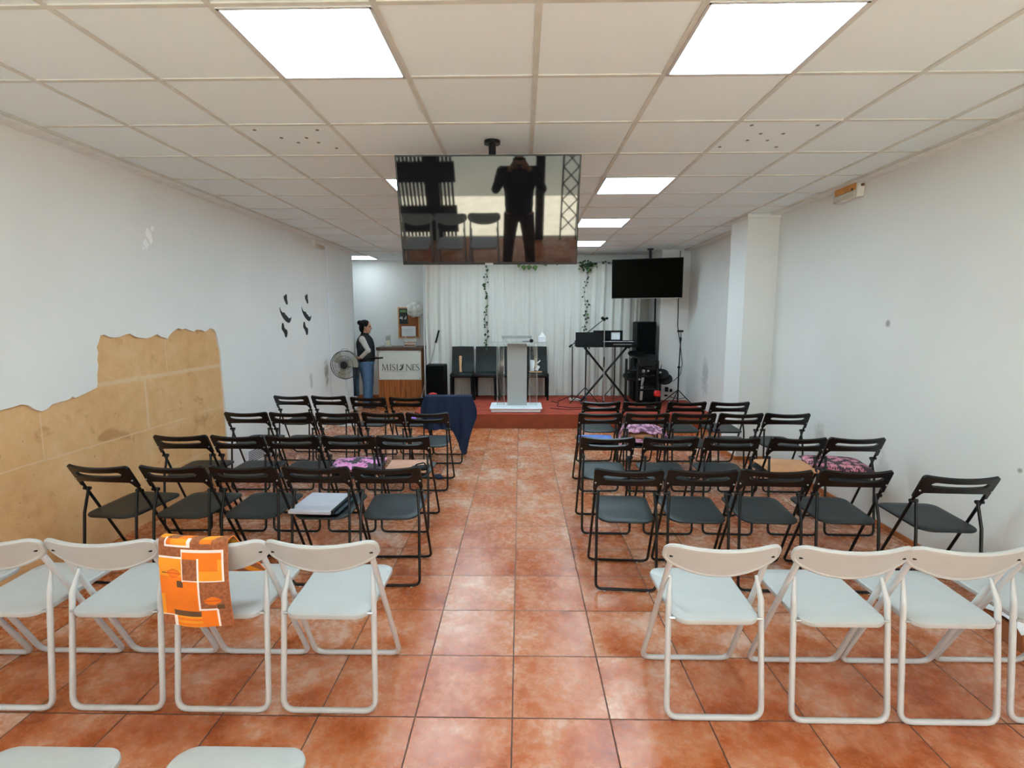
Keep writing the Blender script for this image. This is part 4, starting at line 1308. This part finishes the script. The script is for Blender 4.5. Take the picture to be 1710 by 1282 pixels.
# curled leaf mark in place of the letter between I and N
lf = [(-.055, -.045), (-.040, -.060), (-.010, -.058), (.018, -.030), (.030, .000), (.028, .030), (.046, .062), (.020, .050), (-.002, .020), (-.006, -.010), (-.022, -.030)]
tx.prism([(x0 + .360 + a, zb + .060 + b) for a, b in lf], ylet, ylet + .006, lambda a, b, h: (a, h, b))
lf2 = [(.004, .046), (.022, .058), (.012, .035), (-.004, .006), (-.014, .020)]
tx.prism([(x0 + .360 + a - .016, zb + .060 + b) for a, b in lf2], ylet, ylet + .006, lambda a, b, h: (a, h, b))
tx.build('lettering', 'ink', sgn)
tg = MB()
for k in range(34):
    tg.box((x0 + .015 + k * .0205, ylet + .003, .668), (.010 + .006 * (k % 3 == 0), .003, .008))
tg.build('small_lettering', 'ink_pale', sgn)
for sx in (-1, 1):
    for z in (.545, 1.025):
        MB().lathe([(.008, 0), (.008, .006)], (.005 + sx * .365, -.258, z), 8, Matrix.Rotation(PI / 2, 4, 'X')).build('fixing', 'black', sgn)
br = thing('leaflet_stand', 'clear leaflet stand with a white card on the counter', 'stand', (-2.48, 9.72, 1.1125))
MB().box((0, .02, .11), (.10, .004, .22)).box((0, 0, .004), (.10, .06, .008)).box((-.05, 0, .05), (.004, .05, .10)).box((.05, 0, .05), (.004, .05, .10)).build('holder', 'acrylic_edge', br)
MB().box((0, .012, .065), (.07, .006, .10)).build('card', M('cream_card', (214, 208, 178), .8), br)
MB().box((-.03, .014, .15), (.012, .006, .07)).box((-.01, .014, .16), (.012, .006, .09)).box((.012, .014, .155), (.012, .006, .08)).box((.034, .014, .15), (.012, .006, .07)).build('pens', 'silver', br)
bk = thing('basket', 'white open basket with tan goods on the counter', 'basket', (-2.075, 9.76, 1.1125))
bm_ = MB().box((0, .07, .07), (.22, .008, .14)).box((0, -.07, .055), (.22, .008, .02)).box((0, -.07, .10), (.22, .008, .014)).box((0, 0, .006), (.22, .14, .012))
for s in (-1, 1): bm_.box((s * .107, 0, .05), (.008, .14, .10)); bm_.box((s * .10, .07, .15), (.014, .010, .06))
bm_.build('frame', 'white_plastic', bk)
MB().box((0, 0, .05), (.18, .11, .07), bev=.015).build('goods', 'tan', bk)

# notice board on the passage wall
nb = thing('notice_board', 'cork notice board in a pale wooden frame on the passage wall', 'board', (-2.295, YB, 1.54))
MB().box((0, -.008, 0), (.40, .016, .60)).build('cork', 'cork', nb)
fm = MB()
for (c, s) in (((0, -.012, .30), (.43, .024, .025)), ((0, -.012, -.30), (.43, .024, .025)), ((.205, -.012, 0), (.025, .024, .60)), ((-.205, -.012, 0), (.025, .024, .60))): fm.box(c, s)
fm.build('frame', 'wood_pale', nb)
ps = thing('poster', 'dark poster with pale shapes pinned to the notice board', 'poster', (-2.405, YB - .020, 1.675))
MB().box((0, 0, 0), (.185, .004, .31)).build('sheet', 'poster', ps)
pm = MB()
for k, (dx, dz, w, h) in enumerate(((-.05, -.03, .012, .05), (-.02, -.04, .014, .07), (.03, -.05, .012, .03), (.055, -.03, .012, .06), (-.045, -.04, .06, .012))): pm.box((dx, -.003, dz), (w, .002, h))
pm.build('pale_shapes', 'paper', ps)
MB().box((0, -.003, .10), (.13, .002, .05)).build('olive_band', 'leaf_pale', ps)
nt = thing('notice', 'white notice sheet with handwriting pinned low on the notice board', 'paper', (-2.30, YB - .019, 1.37), 0)
MB().box((0, 0, 0), (.285, .004, .205)).build('sheet', 'paper', nt)
nl = MB()
for k in range(3): nl.box((-.01 - .02 * (k == 2), -.003, .04 - k * .035), (.20 - .10 * (k == 2), .002, .005))
nl.build('handwriting', 'ink_pale', nt)
pp = MB()
rn = random.Random(3)
for k in range(12):
    a = 2 * PI * k / 12
    pp.ball((.115 * math.cos(a) * rn.uniform(.6, 1), rn.uniform(-.05, .03), .105 * math.sin(a) * rn.uniform(.6, 1)), (rn.uniform(.06, .085),) * 3, 10)
pp.ball((0, -.03, 0), (.11, .08, .10), 12)
pp_o = pp.build('paper_pompom', 'white_cloth', None, (-2.135, YB - .12, 1.80))
tag(pp_o, 'large white tissue pompom hanging over the notice board corner', 'decoration')

# ------------------------------------------------------------------ instruments on the right of the stage
kb = thing('keyboard', 'black electric keyboard on a crossed stand', 'keyboard', (1.385, 8.80, 0))
MB().box((0, 0, 1.205), (1.00, .30, .085), bev=.010).box((0, .12, 1.25), (1.0, .05, .03), bev=.005).build('body', 'black', kb)
MB().box((0, .06, 1.2495), (.92, .16, .004)).build('keys', 'paper', kb)
kk = MB()
for k in range(52):
    if k % 7 not in (2, 6): kk.box((-.45 + (k + .5) * .0175, .09, 1.255), (.010, .10, .008))
kk.build('black_keys', 'black', kb)
MB().box((.25, -.151, 1.21), (.30, .004, .012)).build('front_print', 'silver', kb)
for s, yy in ((-1, -.03), (1, .03)):
    MB().tube([(s * .36, yy, 1.16), (-s * .40, yy, ZS + .02)], .018, 8).build('stand_leg', 'black_metal', kb)
    MB().tube([(s * .36, yy - .16, 1.155), (s * .36, yy + .16, 1.155)], .016, 8).build('stand_arm', 'black_metal', kb)
    MB().tube([(-s * .40, yy - .20, ZS + .016), (-s * .40, yy + .20, ZS + .016)], .016, 8).build('stand_foot', 'black_metal', kb)
# desks for sheet music
def tripod(t, x, y, z0, r, rot, parts=('leg', 'black_metal'), hh=.22, tr=.008):
    for k in range(3):
        a = rot + 2 * PI * k / 3
        MB().tube([(x, y, z0 + hh), (x + r * math.cos(a), y + r * math.sin(a), z0 + .009)], tr, 6).build(parts[0], parts[1], t)
ms = thing('music_stand', 'black music stand with a wide desk in front of the keyboard', 'music stand', (0, 0, 0))
MB().box((1.075, 8.50, 1.30), (.44, .012, .225), rot=Euler((-.16, 0, .05)), bev=.003).box((1.075, 8.47, 1.185), (.44, .05, .010)).build('desk', 'black', ms)
MB().tube([(1.03, 8.53, 1.25), (1.03, 8.55, ZS + .10)], .011, 8).build('pole', 'black_metal', ms)
tripod(ms, 1.03, 8.55, ZS, .28, .5, hh=.30)
m2 = thing('music_stand', 'second black music stand behind the keyboard holding a white sheet', 'music stand', (0, 0, 0))
mm = MB().box((1.47, 9.12, 1.41), (.50, .014, .03)).box((1.47, 9.12, 1.21), (.50, .014, .12)).box((1.24, 9.12, 1.30), (.04, .014, .22)).box((1.70, 9.12, 1.30), (.045, .014, .22)).box((1.44, 9.12, 1.30), (.17, .014, .22))
mm.build('desk', 'black', m2)
MB().box((1.61, 9.125, 1.33), (.14, .006, .15)).box((1.30, 9.125, 1.36), (.09, .006, .10)).build('sheet', 'paper', m2)
MB().tube([(1.60, 9.13, 1.20), (1.60, 9.13, ZS + .10)], .010, 8).build('pole', 'black_metal', m2)
tripod(m2, 1.60, 9.13, ZS, .24, .3, hh=.28)
mic = thing('microphone_stand', 'silver boom microphone stand with a long black arm before the keyboard', 'microphone stand', (0, 0, 0))
MB().tube([(1.335, 8.56, ZS + .03), (1.325, 8.56, 1.10)], .011, 8).tube([(1.325, 8.56, 1.05), (1.322, 8.56, 1.60)], .008, 8).build('pole', 'steel', mic)
MB().box((1.326, 8.56, .93), (.022, .022, .18), bev=.006).build('clutch', 'black_plastic', mic)
MB().lathe([(.13, 0), (.13, .010), (.05, .022), (.012, .045), (.012, .08)], (1.335, 8.56, ZS), 20).build('base', 'black_metal', mic)
MB().tube([(.755, 8.50, 1.175), (1.31, 8.56, 1.615), (1.345, 8.565, 1.64)], .0075, 8).build('boom_arm', 'black_metal', mic)
MB().tube([(.755, 8.50, 1.175), (.80, 8.505, 1.21)], .017, 8).build('counterweight', 'black', mic)
MB().box((1.318, 8.56, 1.615), (.04, .035, .05), bev=.008).ball((1.285, 8.54, 1.635), .026, 10).ball((1.36, 8.565, 1.632), .022, 10).build('clip', 'black', mic)
ps2 = thing('microphone_stand', 'thin black microphone stand at the left end of the keyboard', 'microphone stand', (0, 0, 0))
MB().tube([(.862, 9.02, ZS + .03), (.855, 9.02, 1.155)], .010, 8).build('pole', 'black_metal', ps2)
tripod(ps2, .862, 9.02, ZS, .30, PI + .5, hh=.10)
# tall speaker on a stand
tsp = thing('loudspeaker', 'tall black loudspeaker raised at the right of the stage behind the drums', 'speaker', (2.10, 9.17, 0))
MB().box((0, 0, 1.255), (.335, .32, .64), bev=.014).build('cabinet', 'black', tsp)
MB().box((0, -.163, 1.255), (.305, .008, .60), bev=.003).build('grille', 'cloth_black', tsp)
MB().box((.01, .02, ZS + .36), (.40, .34, .72), bev=.012).build('bass_cabinet', 'black', tsp)
# electronic drum kit
dk = thing('electronic_drum_kit', 'black electronic drum kit crowded beside the keyboard', 'drum kit', (0, 0, 0))
for (x, y, z) in ((1.70, 8.62, .98), (1.86, 8.50, .92), (2.20, 8.58, .95), (2.30, 8.78, .80)):
    MB().tube([(x, y, ZS), (x, y, z)], .022, 10).build('rack_post', 'black_metal', dk)
for p_, q_ in (((1.70, 8.62, .78), (1.86, 8.50, .80)), ((1.86, 8.50, .70), (2.20, 8.58, .70)), ((1.86, 8.50, .90), (2.20, 8.58, .92)), ((2.20, 8.58, .75), (2.30, 8.78, .75)), ((1.86, 8.50, .48), (2.20, 8.58, .48))):
    MB().tube([p_, q_], .018, 8).build('cross_bar', 'black_metal', dk)
def pad(x, y, z, r, rx, ry, nm='drum_pad', mat='black_plastic', top='seat_black', th=.045):
    R4 = (Euler((rx, ry, 0)).to_matrix()).to_4x4()
    o = MB().lathe([(r * .86, -th), (r, -th * .6), (r, -.004), (r * .96, .004)], (x, y, z), 20, R4).build(nm, mat, dk)
    MB().lathe([(r * .93, .003), (r * .90, .007), (0, .008)], (x, y, z), 20, R4).build('playing_surface', top, o)
pad(1.93, 8.62, .80, .12, .5, .1); pad(2.12, 8.64, .86, .11, .55, -.1); pad(2.30, 8.72, .72, .12, .6, -.3); pad(1.80, 8.74, .68, .13, .3, .2)
pad(1.90, 8.78, 1.04, .15, .35, .1, 'cymbal_pad', th=.012); pad(2.12, 8.80, .98, .14, .4, -.1, 'cymbal_pad', th=.012); pad(2.36, 8.70, .64, .12, .7, -.3, 'cymbal_pad', th=.014)
MB().box((1.97, 8.50, .93), (.22, .06, .15), rot=Euler((-.5, 0, .1)), bev=.01).build('sound_module', 'black_plastic', dk)
MB().box((1.95, 8.545, .56), (.04, .02, .50), rot=Euler((0, .06, 0))).build('silver_post', 'steel', dk)
MB().box((2.06, 8.66, ZS + .17), (.30, .10, .34), bev=.02).lathe([(.12, 0), (.12, .04), (.10, .05)], (2.06, 8.60, ZS + .22), 20, Matrix.Rotation(PI / 2, 4, 'X')).build('kick_tower', 'black', dk)
MB().box((2.03, 8.44, ZS + .03), (.10, .26, .02), rot=Euler((.15, 0, 0))).build('pedal', 'black_metal', dk)
for k in range(7):
    rn = random.Random(70 + k)
    a = Vector((rn.uniform(1.75, 2.3), 8.46 + rn.uniform(0, .2), rn.uniform(.8, 1.0))); b = Vector((rn.uniform(1.8, 2.3), 8.46 + rn.uniform(0, .2), rn.uniform(.32, .6)))
    MB().tube(fillet([a, a.lerp(b, .3) + Vector((.05, -.05, -.08)), a.lerp(b, .7) + Vector((-.05, -.03, -.1)), b], .06), .005, 5).build('wire', 'black', dk)
for k in range(4):
    rn = random.Random(90 + k)
    MB().lathe([(.016, 0), (.016, .03)], (rn.uniform(1.85, 2.25), 8.47, rn.uniform(.6, .95)), 8, Matrix.Rotation(PI / 2, 4, 'X')).build('wing_nut', 'steel', dk)
rdx = thing('red_box', 'small bright red box at the foot of the drum kit', 'box', (2.155, 8.38, ZS))
MB().box((0, 0, .14), (.034, .03, .24)).lathe([(.055, 0), (.055, .012), (.02, .02)], (0, 0, 0), 14).build('stand', 'black', rdx)
MB().box((0, 0, .225), (.10, .07, .10), bev=.018).build('body', 'red', rdx)
# light tripod with a phone clamp
tr_ = thing('tripod', 'tall thin black tripod with a phone clamp beside the right wall', 'tripod', (2.555, 8.62, 0))
MB().tube([(0, 0, ZS + .02), (0, 0, .85)], .013, 8).tube([(0, 0, .82), (.012, 0, 1.30)], .010, 8).tube([(.012, 0, 1.28), (.012, 0, 1.405)], .007, 8).build('pole', 'black_metal', tr_)
MB().box((.0, 0, .84), (.045, .03, .035), bev=.006).box((.008, 0, 1.30), (.035, .028, .06), bev=.006).build('collar', 'black_plastic', tr_)
MB().box((.0, 0, 1.425), (.10, .035, .034), bev=.010).build('phone_clamp', 'black_plastic', tr_)
for k, a in enumerate((-.35, 2.75, 1.6)):
    MB().tube([(0, 0, .47), ((.24 if k == 0 else .27) * math.cos(a), .27 * math.sin(a), ZS + .009)], .008, 6).build('leg', 'black_metal', tr_)
    MB().tube([(0, 0, ZS + .10), (.13 * math.cos(a), .14 * math.sin(a), ZS + .13)], .005, 6).build('brace', 'black_metal', tr_)
# cables over the stage floor
def floor_cable(pts, label, mat='black', r=.005):
    o = MB().tube(fillet([(x, y, ZS + r) for x, y in pts], .12, 5), r, 6).build('cable', mat)
    tag(o, label, 'cable')
floor_cable([(.50, 8.95), (.62, 8.75), (.55, 8.45), (.80, 8.30), (1.05, 8.40), (1.2, 8.25)], 'black cable looping over the red carpet left of the keyboard')
floor_cable([(.45, 8.25), (.75, 8.12), (1.0, 8.2), (1.35, 8.10), (1.7, 8.18), (2.1, 8.10)], 'black cable along the front of the red stage floor')
floor_cable([(.42, 9.1), (.62, 9.25), (.85, 9.30), (1.2, 9.34), (1.45, 9.3)], 'reddish cable on the carpet below the light strings', 'red_cloth', .004)
ps3 = MB().box((.93, 9.05, ZS + .022), (.24, .06, .044), rot=Euler((0, 0, -.5)), bev=.008).build('power_strip', 'outlet')
tag(ps3, 'white power strip on the red carpet left of the keyboard stand', 'power strip')

# ------------------------------------------------------------------ people
def smooth_body(mb, name, mat, parent, voxel=.008, it=6):
    o = mb.build(name, mat, parent, sharp=180)
    r = o.modifiers.new('remesh', 'REMESH'); r.mode = 'VOXEL'; r.voxel_size = voxel; r.use_smooth_shade = True
    s = o.modifiers.new('smooth', 'SMOOTH'); s.iterations = it; s.factor = .5
    return o
def hand(mb, wrist, fwd, up, side, sc=1.0, curl=.9):
    """palm and five curled fingers; fwd = towards the fingertips, up = back of the hand, side = thumb side"""
    w, f, u, s = Vector(wrist), Vector(fwd).normalized(), Vector(up).normalized(), Vector(side).normalized()
    palm = w + f * .05 * sc
    for k in range(4):
        mb.tube([w + s * (.012 - .008 * k) * sc, palm + s * (.030 - .019 * k) * sc + f * .030 * sc], [.017 * sc, .013 * sc], 8)
    for k, ln in enumerate((.066, .076, .070, .054)):
        p = palm + s * (.030 - .019 * k) * sc + f * .030 * sc
        pts = [p]; d = f.copy(); a = 0
        for j, l in enumerate((.42, .32, .26)):
            a += curl * (.35 + .3 * j)
            d = (f * math.cos(a) - u * math.sin(a)).normalized()
            p = p + d * (ln * l * sc); pts.append(p)
        mb.tube(pts, [.0098 * sc, .0092 * sc, .0086 * sc, .0074 * sc], 8)
        mb.ball(pts[-1], .0072 * sc, 8)
    p = w + f * .018 * sc + s * .020 * sc
    mb.tube([p, p + s * .024 * sc + f * .022 * sc - u * .006 * sc, p + s * .030 * sc + f * .050 * sc - u * .022 * sc], [.013 * sc, .011 * sc, .0085 * sc], 8)
def head(mb, c, fw, sc=1.0):
    """skull, jaw, nose, brow, lips and ears; fw = facing direction"""
    c = Vector(c); f = Vector(fw).normalized(); up = Vector((0, 0, 1)); s = f.cross(up)
    ang = math.atan2(f.y, f.x)
    R = Euler((0, 0, ang))
    mb.ball(c + up * .028 * sc - f * .012 * sc, (.094 * sc, .074 * sc, .092 * sc), 20, rot=R)
    mb.ball(c - up * .045 * sc + f * .022 * sc, (.062 * sc, .056 * sc, .070 * sc), 18, rot=R)
    mb.ball(c - up * .098 * sc + f * .052 * sc, (.024 * sc, .028 * sc, .020 * sc), 12, rot=R)
    mb.tube([c + f * .078 * sc + up * .008 * sc, c + f * .100 * sc - up * .034 * sc, c + f * .082 * sc - up * .042 * sc], [.009 * sc, .014 * sc, .012 * sc], 8)
    mb.tube([c + f * .074 * sc + up * .022 * sc - s * .04 * sc, c + f * .084 * sc + up * .024 * sc, c + f * .074 * sc + up * .022 * sc + s * .04 * sc], .010 * sc, 8)
    mb.tube([c + f * .074 * sc - up * .068 * sc - s * .020 * sc, c + f * .083 * sc - up * .066 * sc, c + f * .074 * sc - up * .068 * sc + s * .020 * sc], .008 * sc, 8)
    for q in (-1, 1): mb.ball(c + s * q * .074 * sc - f * .012 * sc - up * .012 * sc, (.018 * sc, .009 * sc, .030 * sc), 10, rot=R)
def eyes(parent, c, fw, sc=1.0):
    c = Vector(c); f = Vector(fw).normalized(); up = Vector((0, 0, 1)); s = f.cross(up)
    for q in (-1, 1):
        MB().ball(c + f * .073 * sc + up * .004 * sc + s * q * .032 * sc, (.011 * sc,) * 3, 10).build('eye', 'hair', parent)

# woman in profile at the counter, facing right, dark vest and jeans
wo = thing('person', 'woman in black vest and blue jeans standing by the counter, holding a dark stick', 'person', (-2.86, 9.62, 0))
b = MB()
hc = Vector((.015, 0, 1.485))
head(b, hc, (1, 0, -.10), .98)
b.tube([(-.025, 0, 1.28), (-.005, 0, 1.44)], [.056, .050], 12)
b.ball((-.03, 0, 1.16), (.105, .165, .19), 16); b.ball((-.01, 0, .98), (.10, .135, .13), 16); b.ball((-.015, 0, .86), (.115, .155, .12), 16)
b.tube([(-.03, -.15, 1.27), (-.03, .15, 1.27)], [.055, .055], 10)
for s, yb in ((-1, -.085), (1, .085)):
    b.tube([(-.01, yb, .86), (.015, yb, .47), (-.005, yb * .95, .09)], [.088, .057, .042], 12)
    b.tube([(-.045, yb, .045), (.06, yb * 1.1, .035), (.14, yb * 1.15, .028)], [.034, .036, .026], 10)
ra = [(-.010, -.190, 1.255), (.105, -.235, 1.065), (-.055, -.225, .915)]
la = [(-.035, .185, 1.265), (-.03, .225, 1.03), (.10, .18, .92)]
for A_ in (ra, la): b.tube(A_, [.046, .038, .027], 10)
hand(b, ra[2], (-.9, -.1, -.12), (0, -1, .2), (0, .2, 1), .95, 1.15)
hand(b, la[2], (1, -.3, -.1), (0, .5, 1), (0, -1, .1), .95, .8)
smooth_body(b, 'body', 'skin', wo, .006, 5)
eyes(wo, hc, (1, 0, -.10), .98)
h = MB()
h.ball((-.012, 0, 1.522), (.102, .084, .090), 18); h.ball((-.055, 0, 1.46), (.062, .078, .090), 16); h.ball((-.10, 0, 1.555), (.048, .046, .046), 14)
for q in (-1, 1): h.tube([(-.01, q * .074, 1.54), (-.02, q * .078, 1.46), (-.035, q * .07, 1.36)], [.02, .022, .012], 8)
smooth_body(h, 'hair', 'hair', wo, .007, 3)
v = MB()
v.ball((-.015, 0, 1.15), (.160, .190, .21), 18); v.ball((.0, 0, .99), (.155, .170, .16), 18)
v.tube([(-.005, 0, .85), (-.005, 0, .98), (-.008, 0, 1.14)], [.155, .157, .160], 18, flat=1.12, up=(1, 0, 0))
v.tube([(-.03, -.13, 1.28), (-.03, .13, 1.28)], [.062, .062], 12); v.tube([(-.03, 0, 1.27), (-.01, 0, 1.375)], [.085, .072], 12)
smooth_body(v, 'vest', 'vest', wo, .008, 5)
for A_ in (ra, la):
    sl = MB().tube([A_[0], A_[1], Vector(A_[1]).lerp(Vector(A_[2]), .88)], [.060, .050, .036], 12).ball(A_[0], .064, 12).ball(A_[1], .050, 12)
    smooth_body(sl, 'sleeve', 'sleeve', wo, .007, 5)
j = MB()
j.ball((-.01, 0, .83), (.150, .172, .125), 18)
for yb in (-.088, .088): j.tube([(-.015, yb, .85), (.0, yb, .70), (.018, yb, .47), (.0, yb * .95, .10)], [.118, .104, .074, .062], 14)
smooth_body(j, 'jeans', 'jeans', wo, .008, 4)
sh = MB()
for yb in (-.085, .085): sh.tube([(-.05, yb, .045), (.05, yb * 1.1, .045), (.15, yb * 1.15, .032)], [.042, .044, .032], 12); sh.box((.045, yb * 1.08, .012), (.235, .085, .024), bev=.010)
smooth_body(sh, 'shoes', 'shoe', wo, .008, 3)
hx, hy, hz = -.130, -.245, .895
stk = MB().tube([(hx - .06, hy - .012, hz - .004), (hx + .30, hy - .06, hz + .028)], .010, 8).tube([(hx + .28, hy - .057, hz + .027), (hx + .52, hy - .085, hz + .046)], .015, 8)
tag(stk.build('selfie_stick', 'black', None, (-2.86, 9.62, 0)), 'short dark stick held out level by the woman at the counter', 'stick')
def scarf(u, v):
    x = hx - .045 + .115 * u + .012 * math.sin(6 * v)
    y = hy - .018 - .028 * math.sin(u * 9 + 1) * (.4 + .6 * v) - .03
    return (x, y, hz + .012 - .66 * v)
tag(MB().sheet(18, 30, scarf, .010).build('folded_jacket', 'teal_cloth', None, (-2.86, 9.62, 0), sharp=70), 'dark slate garment hanging from the hand of the woman at the counter', 'garment')

# the photographer, seen mirrored in the hanging screen
ph = thing('person', 'photographer in a dark jacket holding up a phone, mirrored in the hanging screen', 'person', (.0, -.36, 0))
b = MB()
hc = Vector((.0, .03, 1.66))
head(b, hc, (0, 1, 0), 1.03)
b.tube([(0, -.01, 1.46), (0, .01, 1.60)], [.062, .056], 12)
b.ball((0, 0, 1.28), (.19, .115, .22), 18); b.ball((0, 0, 1.05), (.16, .105, .16), 16); b.ball((0, -.01, .93), (.165, .11, .12), 16)
b.tube([(-.19, 0, 1.43), (.19, 0, 1.43)], [.06, .06], 10)
arms = [[(.22, 0, 1.42), (.30, .12, 1.24), (.105, .31, 1.56)], [(-.22, 0, 1.42), (-.30, .12, 1.24), (-.095, .31, 1.56)]]
for A_ in arms: b.tube(A_, [.052, .043, .030], 10)
hand(b, arms[0][2], (-.45, .25, .55), (.7, .5, .2), (-.6, .2, -.5), 1.0, .9)
hand(b, arms[1][2], (.45, .25, .55), (-.7, .5, .2), (.6, .2, -.5), 1.0, .9)
for s in (-1, 1):
    b.tube([(s * .095, 0, .90), (s * .14, .01, .49), (s * .17, -.01, .09)], [.095, .062, .045], 12)
    b.tube([(s * .17, -.05, .045), (s * .19, .08, .038), (s * .20, .17, .028)], [.036, .038, .028], 10)
smooth_body(b, 'body', 'skin', ph, .007, 5)
eyes(ph, hc, (0, 1, 0), 1.03)
h = MB().ball((0, .005, 1.712), (.086, .106, .082), 16).ball((0, -.04, 1.66), (.08, .066, .085), 14)
smooth_body(h, 'hair', 'hair', ph, .008, 3)
v = MB()
v.ball((0, 0, 1.27), (.215, .14, .24), 18); v.ball((0, 0, 1.02), (.195, .135, .18), 18); v.tube([(0, 0, .92), (0, 0, 1.10), (0, 0, 1.34)], [.125, .128, .140], 18, flat=1.5, up=(0, 1, 0)); v.tube([(-.19, 0, 1.42), (.19, 0, 1.42)], [.072, .072], 12); v.tube([(0, 0, 1.42), (0, .005, 1.52)], [.10, .08], 12)
for A_ in arms: v.tube([A_[0], A_[1], Vector(A_[1]).lerp(Vector(A_[2]), .88)], [.070, .060, .044], 12); v.ball(A_[0], .074, 12); v.ball(A_[1], .060, 12)
smooth_body(v, 'jacket', 'jacket', ph, .009, 5)
j = MB().ball((0, -.01, .90), (.185, .13, .12), 18)
for s in (-1, 1): j.tube([(s * .095, 0, .88), (s * .14, .01, .49), (s * .17, -.01, .09)], [.112, .082, .068], 14)
smooth_body(j, 'trousers', 'trousers', ph, .009, 4)
sh = MB()
for s in (-1, 1): sh.tube([(s * .17, -.06, .046), (s * .19, .07, .046), (s * .205, .18, .033)], [.044, .046, .034], 12); sh.box((s * .188, .06, .012), (.09, .27, .024), bev=.010)
smooth_body(sh, 'shoes', 'shoe', ph, .009, 3)
phn = MB().box((0, .325, 1.640), (.155, .009, .074), rot=None, bev=.004)
tag(phn.build('phone', 'black', None, (.0, -.36, 0)), 'dark phone held up sideways by the photographer, mirrored in the hanging screen', 'phone')

# leftovers of the prototypes stay where they are: every chair placed above is one of them or a copy
bpy.context.view_layer.update()
